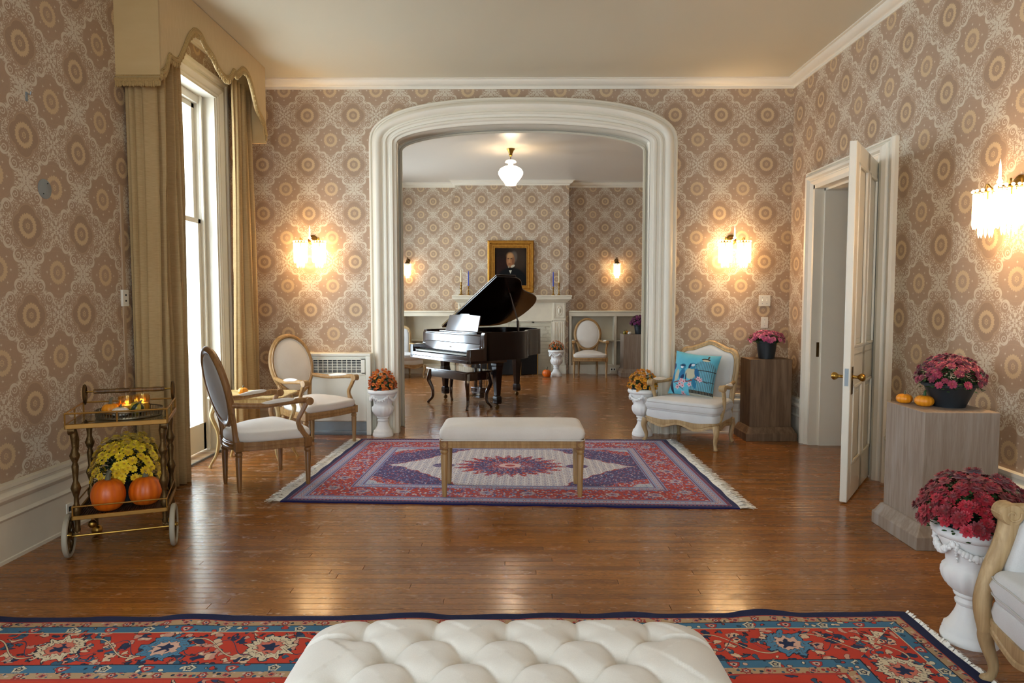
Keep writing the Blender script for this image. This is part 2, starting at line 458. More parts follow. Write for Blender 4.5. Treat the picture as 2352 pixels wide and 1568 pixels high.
def pumpkin_mat(name, c0, c1, rough=.4):
    m, b = new_mat(name); x, y, z = sep(coords()); th = atan2(y, x); f = noise(coords(), 30, 3)
    t = clip(ab(sin(th * 6)) * .6 + f * .4); setp(b, mix(t, c0, c1), rough, normal=bump(f, .1, .002)); M[name] = m
pumpkin_mat('pumpkin', '#c25008', '#de6a10'); pumpkin_mat('pumpkin_mini', '#d97a0a', '#f09a1c'); pumpkin_mat('pumpkin_white', '#d9cfc0', '#eee6d9')
def gourd_mat():
    m, b = new_mat('gourd'); x, y, z = sep(coords()); th = atan2(y, x); f = noise(coords(), 45, 4)
    t = ss(.35, .6, sin(th * 5) * .5 + .5 + (f - .5) * .5); setp(b, mix(t, '#1c2a12', '#b79a2a'), .35); M['gourd'] = m
gourd_mat()
# ---------------------------------------------------------------- woven and printed patterns
def leafy(vec, scale, r0=.33, wob=.35):
    n = noise(vec, scale * .9, 2, .5); dv = comb(n * wob, noise(vec + 5, scale * .9, 2) * wob, 0.0)
    va = nn('ShaderNodeVectorMath', operation='SCALE'); put(va, 0, dv); va.inputs['Scale'].default_value = 1.2 / scale
    vb = nn('ShaderNodeVectorMath', operation='ADD'); put(vb, 0, vec); put(vb, 1, E(va.outputs[0])); vec2 = E(vb.outputs[0])
    t = nn('ShaderNodeTexVoronoi'); put(t, 'Vector', vec2); put(t, 'Scale', scale)
    d = E(t.outputs['Distance']); r_ = sep(E(t.outputs['Color']))
    return d, r_[0], r_[1]
E.__rsub__ = lambda a, b: mth('SUBTRACT', b, a)
def vadd(self, k):
    n = nn('ShaderNodeVectorMath', operation='ADD'); put(n, 0, self); n.inputs[1].default_value = (k, k * 1.7, 0); return E(n.outputs[0])
_add = E.__add__
def add2(a, b):
    if a.k.type == 'VECTOR' and not isinstance(b, E): return vadd(a, b)
    return _add(a, b)
E.__add__ = add2
def sel3(r_, c):     # random pick of four colours
    k = mix(gt(r_, .3), c[0], c[1]); k = mix(gt(r_, .55), k, c[2]); return mix(gt(r_, .8), k, c[3])
def flower(s_, d_, R_, n, c, ground, rot=0.0):
    r_ = hyp(s_, d_); th = atan2(d_, s_) + rot; q = r_ * (1 + .11 * sin(th * n) + .07 * sin(th * (2 * n) + 1.3))
    k = mix(below(q, R_ * 1.08, .002), ground, '#161a2c'); k = mix(below(q, R_, .002), k, c[0])
    k = mix(near(q, R_ * .80, R_ * .03, .001) * gt(sin(th * n * 2), -.3), k, '#5a4a44'); k = mix(below(q, R_ * .62, .002), k, '#2a1a22'); k = mix(below(q, R_ * .58, .002), k, c[1]); k = mix(below(r_ * (1 + .3 * sin(th * 5)), R_ * .30, .002), k, c[2])
    return k
def rug_coords(hx, hy):
    x, y, z = sep(coords('UV')); dx = hx - ab(x); dy = hy - ab(y)
    end = lt(dx, dy); d = mn(dx, dy)
    s_ = x * (1 - end) + y * end
    return x, y, d, s_
def band(colr, d, a, b_, new): return mix(gt(d, a) * lt(d, b_), colr, new)
def fg_rug_mat(hx, hy):
    m, b = new_mat('rug_red'); x, y, d, s_ = rug_coords(hx, hy); sd = comb(s_, d)
    pile = noise(coords('UV'), 500, 2); hue = noise(coords('UV'), 3, 3)
    red = mix(hue, '#b02a18', '#cf4428'); blue = mix(hue, '#2c5872', '#4a7c98'); tan = mix(hue, '#a5815a', '#bf9f78')
    # minor tan borders
    p = .085; sl = fr(s_ / p) * p - p / 2; k_ = fl(s_ / p); odd = gt(fr(k_ / 2), .25)
    dd, r1, r2 = leafy(sd, 48)
    def tanb(c0):
        g = mix(below(dd, .38, .03), tan, sel3(r1, ('#1c3040', '#a03028', '#c9a890', '#31566e')))
        fl_ = flower(sl, d - c0, .016, 6, ('#a82c22', '#d9b49a', '#1d2c4c'), g); f2 = flower(sl, d - c0, .015, 4, ('#cf9478', '#b03a2c', '#233a50'), g)
        return mix(odd, fl_, f2)
    # blue borders
    pb = .16; sb = fr(s_ / pb) * pb - pb / 2; kb = fl(s_ / pb); oddb = gt(fr(kb / 2), .25); db, r3, r4 = leafy(sd, 24, wob=.6)
    def blueb(c0):
        g = mix(below(db, .30, .03), blue, '#141c28'); g = mix(below(db, .25, .02), g, sel3(r3, ('#cfa58a', '#b8382a', '#d8c8a8', '#2c5066')))
        return mix(oddb, flower(sb, d - c0, .021, 5, ('#d8cdb0', '#182440', '#c8b890'), g), flower(sb, (d - c0) * 1.1, .022, 3, ('#b8322a', '#d8b8a0', '#1c2a44'), g))
    # main red border
    pm = .42; sm = fr(s_ / pm) * pm - pm / 2; km = fl(s_ / pm); oddm = gt(fr(km / 2), .25); dm = d - .272
    sdm = comb(ab(sm), dm); dl, r5, r6 = leafy(sd, 24, wob=1.6)
    g = mix(below(dl, .47, .02), red, '#241a20'); g = mix(below(dl, .42, .02), g, sel3(r5, ('#33586e', '#d6b08e', '#1f2f4c', '#c9917a')))
    g = mix(below(dl, .20, .02) * gt(r6, .35), g, sel3(r6, ('#c0392a', '#c0392a', '#d9c4a0', '#1d2c44')))
    vine = dm - sin(s_ * (2 * PI / pm)) * .075; g = mix(near(vine, 0.0, .0055, .001), g, '#1a2030'); g = mix(near(vine, 0.0, .0034, .001), g, '#d3b58e')
    vine2 = dm + sin(s_ * (2 * PI / pm) * 2 + 1) * .06; g = mix(near(vine2, 0.0, .003, .001), g, '#2b3c52')
    wv = (noise(sd, 30, 1.5) - .5) * .05
    fa = flower(sm + wv, dm + wv, .088, 11, ('#d8c3a0', '#cf6f58', '#1d2a48'), g); fb = flower(sm + wv, dm - wv, .088, 9, ('#4a7c98', '#d6a890', '#1b2747'), g)
    main = mix(oddm, fa, fb)
    dfl, r7, r8 = leafy(comb(x, y), 18, wob=1.4)
    field = mix(below(dfl, .33, .02), red, '#1b1a24'); field = mix(below(dfl, .28, .02), field, sel3(r7, ('#2d5068', '#d2ae8c', '#26365a', '#c58a74')))
    colr = mix(pile, '#10142c', '#1d2450')
    colr = band(colr, d, .047, .052, '#b03a2c'); colr = band(colr, d, .052, .09, tanb(.071)); colr = band(colr, d, .09, .095, '#2a1a20')
    colr = band(colr, d, .095, .143, blueb(.119)); colr = band(colr, d, .143, .148, '#d0b890'); colr = band(colr, d, .148, .396, main)
    colr = band(colr, d, .396, .402, '#1b1a24'); colr = band(colr, d, .402, .455, blueb(.4285)); colr = band(colr, d, .455, .495, tanb(.475)); colr = band(colr, d, .495, .507, '#b03a2c')
    colr = mix(gt(d, .507), colr, field)
    setp(b, mulc(grey(.75 + pile * .5), colr), .92, sheen=.04, spec=.2, normal=bump(pile, .5, .004)); M['rug_red'] = m
def mid_rug_mat(hx, hy):
    m, b = new_mat('rug_lilac'); x, y, d, s_ = rug_coords(hx, hy); sd = comb(s_, d); pile = noise(coords('UV'), 420, 2)
    X, Y = ab(x), ab(y)
    # field: cream lattice of little boteh
    a = fr(x / .062) - .5; c = fr(y / .048 + .5 * fl(x / .062)) - .5; r_ = hyp(a, c)
    f = mix(near(r_, .36, .06, .03), '#cfc6c4', '#7a5560'); f = mix(below(hyp(a * 1.2, c), .20, .03), f, '#4d6f9c'); f = mix(below(r_, .08, .03), f, '#a84040')
    sp = noise(coords('UV'), 150, 1); f = mix(ss(.52, .58, sp), f, '#e6e0da'); f = mix(ss(.60, .64, noise(coords('UV'), 40, 2)) * .6, f, '#7f8fb0')
    # spandrels
    d1, r1, r2 = leafy(coords('UV'), 62, wob=.9)
    purple = mix(below(d1, .42, .03), '#4a3a66', sel3(r1, ('#a04450', '#7c8cb8', '#2b3058', '#c4aab0')))
    d2, r3, r4 = leafy(coords('UV'), 50, wob=.9)
    redm = mix(below(d2, .46, .03), '#b23a2c', sel3(r3, ('#3c4f80', '#cdbcb8', '#8798bc', '#842a30')))
    wob = sin(x * 40) * .012 + sin(y * 55) * .012 + noise(coords('UV'), 16, 2) * .07
    edge = X + mth('POWER', Y / .60, .75) * .62 + wob
    f = mix(gt(edge, 1.07), f, '#a03a30'); f = mix(gt(edge, 1.085), f, purple)
    corner = X * .75 + Y * 1.1 + wob; f = mix(gt(corner, 1.255), f, redm); f = mix(gt(corner, 1.40) , f, mix(below(d1, .3, .03), '#b9b6bd', '#4d6c92'))
    th = atan2(y, x); rm = hyp(x / 1.25, y); star = rm + sin(th * 22) * .045 + noise(coords('UV'), 40, 2) * .12
    f = mix(below(star, .39, .004), f, redm); f = mix(below(star, .31, .004), f, purple); f = mix(below(star, .20, .004), f, redm); f = mix(below(star, .12, .004), f, purple); f = mix(below(rm, .075, .003), f, '#d8b4b0'); f = mix(below(rm, .035, .003), f, '#a8403c')
    f = mix(below(hyp((X - .56) / 1.3, y) + sin(th * 9) * .01, .07, .004), f, purple)
    # borders
    ps = .026; st = fr(s_ / ps); tick = gt(st, .5)
    def guard(c0): 
        k = mix(near(d, c0, .017, .001), '#8f8aa8', '#a9a5b8'); q = fr(s_ / .05) - .5
        k = mix(below(hyp(q * .05, d - c0), .012, .001), k, '#a04040'); return mix(below(hyp(q * .05, d - c0), .006, .001), k, '#d5cfd0')
    pm = .30; sm = fr(s_ / pm) * pm - pm / 2; main = mix(.55, redm, flower(sm, (d - .27) * 1.1, .05, 7, ('#d6cdd0', '#8098c0', '#3a3f6a'), redm))
    colr = mix(pile, '#12143c', '#221f5c')
    colr = band(colr, d, .035, .045, mix(tick, '#24245c', '#a8606c')); colr = band(colr, d, .05, .062, '#8f3a48'); colr = band(colr, d, .062, .07, '#8ea0c4')
    colr = band(colr, d, .07, .125, guard(.0975)); colr = band(colr, d, .125, .133, '#7f94bc'); colr = band(colr, d, .133, .141, '#6a2f48'); colr = band(colr, d, .141, .149, '#8ea0c4'); colr = band(colr, d, .149, .155, '#a03a38')
    colr = band(colr, d, .155, .385, main)
    colr = band(colr, d, .385, .393, '#7f94bc'); colr = band(colr, d, .393, .401, '#6a2f48'); colr = band(colr, d, .401, .45, guard(.425)); colr = band(colr, d, .45, .458, '#8ea0c4'); colr = band(colr, d, .458, .466, '#7a3048'); colr = band(colr, d, .466, .474, '#7f94bc')
    colr = mix(gt(d, .474), colr, f)
    setp(b, mulc(grey(.78 + pile * .44), colr), .9, sheen=.08, spec=.2, normal=bump(pile, .4, .003)); M['rug_lilac'] = m

def ell(x, y, cx, cy, rx, ry, rot=0.0, soft=.12):
    c_, s_ = math.cos(rot), math.sin(rot); a = x - cx; b_ = y - cy
    return below(hyp((a * c_ + b_ * s_) / rx, (b_ * c_ - a * s_) / ry), 1.0, soft)
def seg(x, y, p, q, w):
    L = math.hypot(q[0] - p[0], q[1] - p[1]); tx, ty = (q[0] - p[0]) / L, (q[1] - p[1]) / L
    a = (x - p[0]) * tx + (y - p[1]) * ty; b_ = (y - p[1]) * tx - (x - p[0]) * ty
    return near(a, L / 2, L / 2, .004) * near(b_, 0.0, w, w * .4)
def pillow_mat():
    m, b = new_mat('bird_print'); x, y, z = sep(coords()); y = z
    P = lambda px, py: ((px - 750) / 1000 * .46, (790 - py) / 1050 * .46); k = .46 / 1000
    c = mix(noise(coords(), 9, 3), '#4aa6bd', '#6fc0d2')
    def E_(c, px, py, rx, ry, colr, rot=0.0, f=1.0):
        q = P(px, py); return mix(ell(x, y, q[0], q[1], rx * k, ry * k, rot) * f, c, colr)
    def S_(c, p, q, w, colr): return mix(seg(x, y, P(*p), P(*q), w * k), c, colr)
    cx, ct = P(1000, 480); hw = .118
    inside = orr(ell(x, y, cx, P(0, 720)[1], hw, .115), near(x, cx, hw * .98, .002) * near(y, (P(0, 720)[1] + P(0, 1160)[1]) / 2, .098, .002))
    wires = near(fr((x - cx) * 62 + .5), .5, .2, .12); c = mix(inside * .55, c, '#6a98a8'); c = mix(inside * wires * .75, c, '#3d4c50')
    c = mix(inside * orr(near(y, P(0, 690)[1], .004, .001), near(y, P(0, 930)[1], .003, .001)), c, '#2a2a24')
    c = mix(near(x, cx, hw * .98, .002) * near(y, P(0, 1185)[1], .015, .002), c, mix(near(fr(x * 70), .5, .2, .1), '#1a1814', '#6a6250'))
    c = mix(near(x, cx, hw * .98, .002) * near(y, P(0, 1262)[1], .018, .002), c, mix(noise(coords(), 30, 2), '#c9c0a8', '#8a8370'))
    c = E_(c, 1000, 430, 95, 28, '#2a241c'); c = E_(c, 1010, 455, 80, 20, '#cdbf9c'); c = E_(c, 1045, 370, 18, 34, '#3a3226')
    for p, q in (((360, 1035), (520, 985)), ((520, 985), (700, 980)), ((700, 980), (860, 900))): c = S_(c, p, q, 13, '#7a2e34')
    for p, q in (((420, 1060), (620, 1170)), ((860, 900), (1150, 960)), ((150, 1190), (330, 1080))): c = S_(c, p, q, 6, '#2b2420')
    # three birds on the branch
    c = E_(c, 300, 880, 62, 190, '#1d6d96', .12); c = E_(c, 270, 850, 34, 120, '#58b4d2', .1); c = E_(c, 330, 1120, 34, 170, '#121f3a', .35); c = E_(c, 320, 665, 38, 72, '#0f2c5c')
    c = E_(c, 540, 830, 66, 120, '#1f6f98', -.2); c = E_(c, 420, 860, 46, 130, '#b9b49a', -.12); c = E_(c, 560, 900, 40, 70, '#0e2a56', -.4); c = E_(c, 535, 655, 66, 70, '#2a7d9a'); c = E_(c, 515, 665, 34, 30, '#d8dcdc'); c = E_(c, 530, 625, 55, 24, '#123c5c'); c = S_(c, (455, 625), (490, 635), 8, '#1a1a20')
    c = E_(c, 850, 1010, 40, 110, '#1d6f92', .35); c = E_(c, 725, 790, 112, 125, '#bdb89c', .3); c = E_(c, 860, 770, 48, 115, '#1a608c', .35); c = E_(c, 640, 880, 14, 90, '#123052', .1); c = E_(c, 735, 610, 76, 72, '#2a7f9e', .3); c = E_(c, 745, 590, 40, 26, '#d5dcdf', .3); c = E_(c, 680, 620, 24, 60, '#10284e', -.2); c = S_(c, (800, 570), (835, 550), 7, '#1a1a20')
    # blossom
    for px, py in ((545, 970), (610, 990), (520, 1050), (590, 1085), (750, 1040), (915, 880), (960, 910), (470, 1130), (215, 1120), (605, 1245)):
        q = P(px, py); ex, ey = x - q[0], y - q[1]; r_ = hyp(ex, ey); th = atan2(ey, ex); c = mix(below(r_ * (1 + .25 * sin(th * 5)), .019, .003), c, '#dba9ae'); c = mix(below(r_, .006, .002), c, '#9a3a4a')
    w = noise(coords(), 600, 2); setp(b, mulc(grey(.85 + w * .3), c), .85, sheen=.2, normal=bump(w, .2, .001)); M['bird_print'] = m
pillow_mat()
def portrait_mat(w, h):
    m, b = new_mat('portrait_paint'); x, y_, z = sep(coords()); br = noise(coords(), 14, 5, .65)
    P = lambda px, py: ((px - 817) / 705 * w, (720 - py) / 860 * h); k = w / 705
    def E_(c, px, py, rx, ry, colr, rot=0.0, f=1.0, soft=.25):
        q = P(px, py); return mix(ell(x, z, q[0], q[1], rx * k, ry * k, rot, soft) * f, c, colr)
    c = mix(br, '#0b0705', '#2a1a10'); c = E_(c, 990, 520, 190, 260, '#4a3a2c', .2, .5, .6); c = E_(c, 620, 720, 190, 200, '#2c120c', 0, .5, .6)
    c = E_(c, 830, 1150, 380, 400, '#0a0a0a', 0, 1, .06)
    c = E_(c, 880, 500, 80, 130, '#5f5348', -.15, .8, .3); c = E_(c, 812, 570, 92, 165, '#8f5f3c', 0, 1, .14); c = E_(c, 800, 470, 70, 70, '#b08354', 0, .8, .5); c = E_(c, 785, 620, 50, 80, '#a4704a', 0, .6, .5)
    for px in (765, 832): c = E_(c, px, 532, 24, 12, '#3c2216', 0, .85, .4)
    c = E_(c, 785, 580, 13, 46, '#b98a60', 0, .6, .5); c = E_(c, 795, 655, 36, 9, '#5a2c1e', 0, .8, .4); c = E_(c, 870, 590, 26, 90, '#5e3a26', 0, .6, .5)
    c = E_(c, 862, 705, 50, 26, '#b5ac96', .5, 1, .2); c = E_(c, 772, 722, 16, 24, '#8f866f', 0, .8, .3); c = E_(c, 812, 772, 62, 30, '#060606', 0, 1, .2)
    q = P(810, 880); tri = below(ab(x - q[0]) * 2.0 - (z - q[1]) * .85, 0.0, .002) * lt(z, P(0, 800)[1]); c = mix(tri, c, '#b9b09c')
    setp(b, c, .75, spec=.15, normal=bump(br, .15, .002)); M['portrait_paint'] = m
# ================================================================ THE ROOM
XL, XR, YB, YF, ZC = -2.745, 2.86, 7.175, 7.525, 3.66      # left, right, arch wall (two faces), ceiling
YFAR, YCH, YREAR = 13.32, 13.05, -2.3
WTH = .30
# ---- floor: boards along x; the 300 that show largest are parts, the others one mesh
def build_floor():
    base = MB().b2((XL - .3, YREAR, -.06), (6.3, YFAR, -.0115)); fo = struct(base.build('floor', M['black_cloth']))
    rng = random.Random(3); bw = .0572; rows = []
    def plank(x0, x1, y0, y1):
        e, g = .0012, .0007; a0, a1, b0, b1 = x0 + g, x1 - g, y0 + g, y1 - g
        V = [(a0, b0, -.012), (a1, b0, -.012), (a1, b1, -.012), (a0, b1, -.012), (a0, b0, -e), (a1, b0, -e), (a1, b1, -e), (a0, b1, -e),
             (a0 + e, b0 + e, 0), (a1 - e, b0 + e, 0), (a1 - e, b1 - e, 0), (a0 + e, b1 - e, 0)]
        F = [(0, 1, 5, 4), (1, 2, 6, 5), (2, 3, 7, 6), (3, 0, 4, 7), (4, 5, 9, 8), (5, 6, 10, 9), (6, 7, 11, 10), (7, 4, 8, 11), (8, 9, 10, 11)]
        return V, F
    near_, far_ = [], []
    y = YREAR
    while y < YFAR - .01:
        y1 = min(y + bw, YFAR); xe = 6.2 if 5.3 < y < 10.3 else XR; x = XL - rng.uniform(0, 1.2)
        if y < 2.2: far_.append((XL, xe, y, y1)); y = y1; continue
        while x < xe - .02:
            L = rng.uniform(.7, 2.3); x1 = min(x + L, xe)
            if xe - x1 < .25: x1 = xe
            xa = max(x, XL)
            if x1 - xa > .05: (near_ if 2.93 < y and x1 < XR + .1 and xa > XL - .01 else far_).append((xa, x1, y, y1))
            x = x1
        y = y1
    near_.sort(key=lambda q: q[2]); far_ += near_[300:]; near_ = near_[:300]
    def tone(me, vals):
        at = me.attributes.new('tone', 'FLOAT', 'FACE'); at.data.foreach_set('value', vals)
    for q in near_:
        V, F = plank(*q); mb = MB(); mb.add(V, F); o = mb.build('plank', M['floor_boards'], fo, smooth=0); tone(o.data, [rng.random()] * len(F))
    mb = MB(); tv = []
    for q in far_:
        V, F = plank(*q); mb.add(V, F); tv += [rng.random()] * len(F)
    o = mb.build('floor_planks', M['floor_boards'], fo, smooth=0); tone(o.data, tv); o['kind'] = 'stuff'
build_floor()

# ---- ceiling
struct(MB().b2((XL - .3, YREAR - .3, ZC), (XR + .3, YF, ZC + .12)).build('ceiling', M['ceil']))
struct(MB().b2((XL - .3, YF, ZC), (XR + .3, YFAR + .3, ZC + .12)).build('ceiling', M['ceil_far']))

# ---- side walls, with window and door openings
def wall_y(name, x0, x1, ya, yb, holes, mat, za=-.06, zb=ZC):
    mb = MB(); y = ya
    for (h0, h1, z0, z1) in holes:
        mb.b2((x0, y, za), (x1, h0, zb))
        if z0 > za + .07: mb.b2((x0, h0, za), (x1, h1, z0))
        mb.b2((x0, h0, z1), (x1, h1, zb)); y = h1
    mb.b2((x0, y, za), (x1, yb, zb)); return struct(mb.build(name, mat, smooth=0))
WIN = (5.19, 6.33, 0.02, 3.26)
wall_y('wall_left', XL - WTH, XL, YREAR - .3, YF, [(.5, 1.7, .02, 3.26), WIN], M['paper_left'])
DR = (5.45, 6.60, 2.50)
wall_y('wall_right', XR, XR + WTH, YREAR - .3, YF, [(DR[0], DR[1], -.06, DR[2])], M['paper_right'])
wall_y('wall_far_left', XL - WTH, XL, YF, YFAR + .3, [(9.38, 10.14, .02, 3.26), (11.2, 12.3, .02, 3.26)], M['paper_side'])
wall_y('wall_far_right', XR, XR + WTH, YF, YFAR + .3, [], M['paper_side'])
mb = MB()
for a, b_ in ((XL - .3, -1.9), (-.7, .7), (1.9, XR + .3)): mb.b2((a, YREAR - .25, -.06), (b_, YREAR, ZC))
for a, b_ in ((-1.9, -.7), (.7, 1.9)): mb.b2((a, YREAR - .25, -.06), (b_, YREAR, .25)); mb.b2((a, YREAR - .25, 3.26), (b_, YREAR, ZC))
struct(mb.build('wall_rear', M['paper_back'], smooth=0))

# ---- arch wall
AC = .0735                                    # arch centre x
def arch(a, zs, b_, n, N=40):                 # jamb up, super-ellipse over, jamb down
    P = [(AC - a, 0.0), (AC - a, zs * .5), (AC - a, zs * .8)]
    for i in range(N + 1):
        t = PI - PI * i / N; c_, s_ = math.cos(t), math.sin(t)
        P.append((AC + a * math.copysign(abs(c_) ** (2 / n), c_), zs + b_ * abs(s_) ** (2 / n)))
    return P + [(AC + a, zs * .8), (AC + a, zs * .5), (AC + a, 0.0)]
OUT = arch(1.592, 3.02, .463, 2.5); INN = arch(1.311, 3.02, .198, 2.0)
MID = [((o[0] * .6 + i[0] * .4), o[1] * .6 + i[1] * .4) for o, i in zip(OUT, INN)]
mb = MB()
for (ya, yb) in ((YB, YF),):
    x0, x1 = MID[0][0], MID[-1][0]
    mb.b2((XL - .3, ya, -.06), (x0, yb, ZC)); mb.b2((x1, ya, -.06), (XR + .3, yb, ZC))
    arc = [p for p in MID if p[1] > 3.0]
    for (p, q) in zip(arc[:-1], arc[1:]):
        if q[0] - p[0] < 1e-4: continue
        b = len(mb.v)
        mb.v += [(p[0], ya, p[1]), (q[0], ya, q[1]), (q[0], ya, ZC), (p[0], ya, ZC), (p[0], yb, p[1]), (q[0], yb, q[1]), (q[0], yb, ZC), (p[0], yb, ZC)]
        mb.f += [(b, b + 1, b + 2, b + 3), (b + 7, b + 6, b + 5, b + 4), (b, b + 4, b + 5, b + 1)]
struct(mb.build('wall_back', M['paper_back'], smooth=0))
def casing(y_face, sgn, name):
    prof = [(0, 0), (0, .035), (.03, .042), (.07, .042), (.10, .03), (.13, .03), (.16, .052), (.22, .068), (.30, .074), (.38, .068), (.44, .052), (.47, .036), (.53, .036), (.56, .05), (.62, .05), (.65, .034),
            (.74, .030), (.78, .046), (.86, .046), (.90, .028), (.97, .024), (1.0, .018), (1.0, 0)]
    mb = MB(); n = len(prof); rs = []
    for o, i in zip(OUT, INN): rs.append([(lerp(o[0], i[0], s), y_face - sgn * d, lerp(o[1], i[1], s)) for s, d in prof])
    mb.rings(rs, closed=False, cap=False)
    return struct(mb.build(name, M['cream'], smooth=30))
casing(YB, 1, 'trim_1'); casing(YF, -1, 'trim_2')
JM = [(AC + (x - AC) * (1.311 - .0) / 1.311, z) for x, z in INN]
mb = MB(); rs = []
for x, z in JM:
    sx = math.copysign(1, x - AC) if abs(x - AC) > .9 else 0
    dz = 1 if z > 3.0 else 0
    k = lambda w: (AC + (x - AC) * (1 + w / 1.35), z + w * (.8 if z > 3.05 else 0))
    rs.append([(k(0)[0], YB - .018, k(0)[1]), (k(.0)[0], YB + .06, k(.0)[1]), (k(.05)[0], YB + .065, k(.05)[1]), (k(.05)[0], YB + .15, k(.05)[1]),
               (k(.03)[0], YB + .15, k(.03)[1]), (k(.03)[0], YB + .22, k(.03)[1]), (k(.05)[0], YB + .22, k(.05)[1]), (k(.05)[0], YF + .03, k(.05)[1])])
mb.rings(rs, closed=False, cap=False); struct(mb.build('trim_3', M['cream'], smooth=30))
# latch mortises in the pocket-door jambs
for sx in (-1, 1):
    struct(MB().box((AC + sx * 1.34, YB + .185, .94), (.004, .03, .16)).build('trim_4', M['brass_dark']))

# ---- cornices
CROWN = [(0, -.088), (.012, -.088), (.014, -.066), (.022, -.060), (.030, -.058), (.048, -.050), (.066, -.034), (.076, -.020), (.078, -.012), (.100, -.010), (.100, 0), (0, 0)]
def crown_run(name, path, mat):
    """path: list of ((x, y), (nx, ny)) corner points with the direction the moulding projects (mitred)"""
    mb = MB(); rs = []
    for (x, y), (nx, ny) in path: rs.append([(x + nx * d, y + ny * d, ZC + z) for d, z in CROWN])
    mb.rings(rs); return struct(mb.build(name, mat, smooth=25))
crown_run('trim_5', [((XL, YREAR), (1, 0)), ((XL, YB), (1, -1)), ((XR, YB), (-1, -1)), ((XR, YREAR), (-1, 0))], M['cream'])
CX0, CX1 = -1.155, 1.005
crown_run('trim_6', [((XL, YF), (1, 0)), ((XL, YFAR), (1, -1)), ((CX0, YFAR), (-1, -1)), ((CX0, YCH), (-1, -1)), ((CX1, YCH), (1, -1)), ((CX1, YFAR), (1, -1)), ((XR, YFAR), (-1, -1)), ((XR, YF), (-1, 0))], M['cream'])

# ---- baseboards
BASE = [(0, 0), (.030, 0), (.030, .018), (.024, .022), (.024, .225), (.030, .232), (.034, .24), (.028, .25), (.022, .258), (.022, .315), (.030, .322), (.042, .342), (.042, .358), (.030, .372), (.022, .378), (.022, .392), (.034, .398), (.034, .420), (0, .424)]
def base_y(name, x, sx, ya, yb, mat=None):
    mb = MB(); mb.rings([[(x + sx * d, y, z) for d, z in BASE] for y in (ya, yb)]); return struct(mb.build(name, mat or M['cream_old'], smooth=25))
def base_x(name, y, sy, xa, xb):
    mb = MB(); mb.rings([[(x, y + sy * d, z) for d, z in BASE] for x in (xa, xb)]); return struct(mb.build(name, M['cream'], smooth=25))
base_y('baseboard_left', XL, 1, YREAR, 4.98); base_y('baseboard_left', XL, 1, 6.55, YB)
base_y('baseboard_right', XR, -1, YREAR, 5.19, M['cream']); base_y('baseboard_right', XR, -1, 6.74, YB, M['cream'])
base_x('baseboard_back', YB, -1, XL, -1.53); base_x('baseboard_back', YB, -1, 1.67, XR)

# ---- tall window (left wall)
CAS = [(0, 0), (0, .03), (.012, .045), (.04, .045), (.052, .03), (.07, .028), (.085, .04), (.11, .044), (.135, .032), (.15, .022), (.165, .022), (.175, .012), (.19, .012), (.19, 0)]
def window(n, y0, y1, z1, xw, detail=True):
    root = MB()
    # casing: up, across, down
    o_y0, o_y1, o_z = y0 - .19, y1 + .19, z1 + .17
    rs = [[(xw + d, o_y0 + s, 0) for s, d in CAS], [(xw + d, o_y0 + s, o_z - s) for s, d in CAS], [(xw + d, o_y1 - s, o_z - s) for s, d in CAS], [(xw + d, o_y1 - s, 0) for s, d in CAS]]
    root.rings(rs, closed=False, cap=False)
    # reveal boards
    for ya, yb in ((y0 - .01, y0 + .02), (y1 - .02, y1 + .01)): root.b2((xw - WTH, ya, 0), (xw, yb, z1))
    root.b2((xw - WTH, y0, z1 - .02), (xw, y1, z1 + .01))
    w = struct(root.build('window_%d' % n, M['cream'], smooth=30))
    fr_ = MB(); xs = xw - .14
    for ya, yb in ((y0 + .02, y0 + .075), (y1 - .075, y1 - .02)): fr_.b2((xs - .07, ya, .0), (xs + .02, yb, z1 - .02)); fr_.b2((xs + .02, ya + (.03 if ya < y1 - .2 else -.0), .0), (xs + .045, yb - (0 if ya < y1 - .2 else .03) , z1 - .02))
    fr_.b2((xs - .07, y0 + .02, z1 - .09), (xs + .02, y1 - .02, z1 - .02)); fr_.build('window_frame', M['cream'], w, smooth=0, bevel=.004)
    for k, (za, zb, xo, rb) in enumerate(((.03, 2.14, .0, .25), (2.09, z1 - .09, -.035, .05))):
        s_ = MB(); a, b_ = y0 + .075, y1 - .075
        s_.b2((xs - .02 + xo, a, za), (xs + .015 + xo, a + .055, zb)); s_.b2((xs - .02 + xo, b_ - .055, za), (xs + .015 + xo, b_, zb))
        s_.b2((xs - .02 + xo, a, za), (xs + .015 + xo, b_, za + rb)); s_.b2((xs - .02 + xo, a, zb - .045), (xs + .015 + xo, b_, zb))
        so = s_.build('sash', M['cream'], w, smooth=0, bevel=.004)
        MB().b2((xs - .005 + xo, a + .05, za + rb), (xs - .001 + xo, b_ - .05, zb - .045)).build('pane', M['pane'], so, smooth=0)
    MB().b2((xw - WTH, y0 + .02, -.02), (xw + .01, y1 - .02, .018)).build('window_sill', M['steel_plate'], w, smooth=0)
    return w
window(1, WIN[0], WIN[1], WIN[3], XL); window(2, .5, 1.7, 3.26, XL); window(3, 9.38, 10.14, 3.26, XL); window(6, 11.2, 12.3, 3.26, XL)  # the last one is an unseen extra, added to light the far parlour
for k, xa in enumerate((-1.9, .7)):
    m_ = MB(); xb = xa + 1.2
    for a, b_ in (((xa, .25), (xa + .07, 3.26)), ((xb - .07, .25), (xb, 3.26)), ((xa, .25), (xb, .34)), ((xa, 3.19), (xb, 3.26)), ((xa, 1.72), (xb, 1.78))): m_.b2((a[0], YREAR - .16, a[1]), (b_[0], YREAR - .11, b_[1]))
    w = struct(m_.build('window_%d' % (4 + k), M['cream'], smooth=0)); MB().b2((xa + .05, YREAR - .14, .3), (xb - .05, YREAR - .136, 3.2)).build('pane', M['pane'], w, smooth=0)

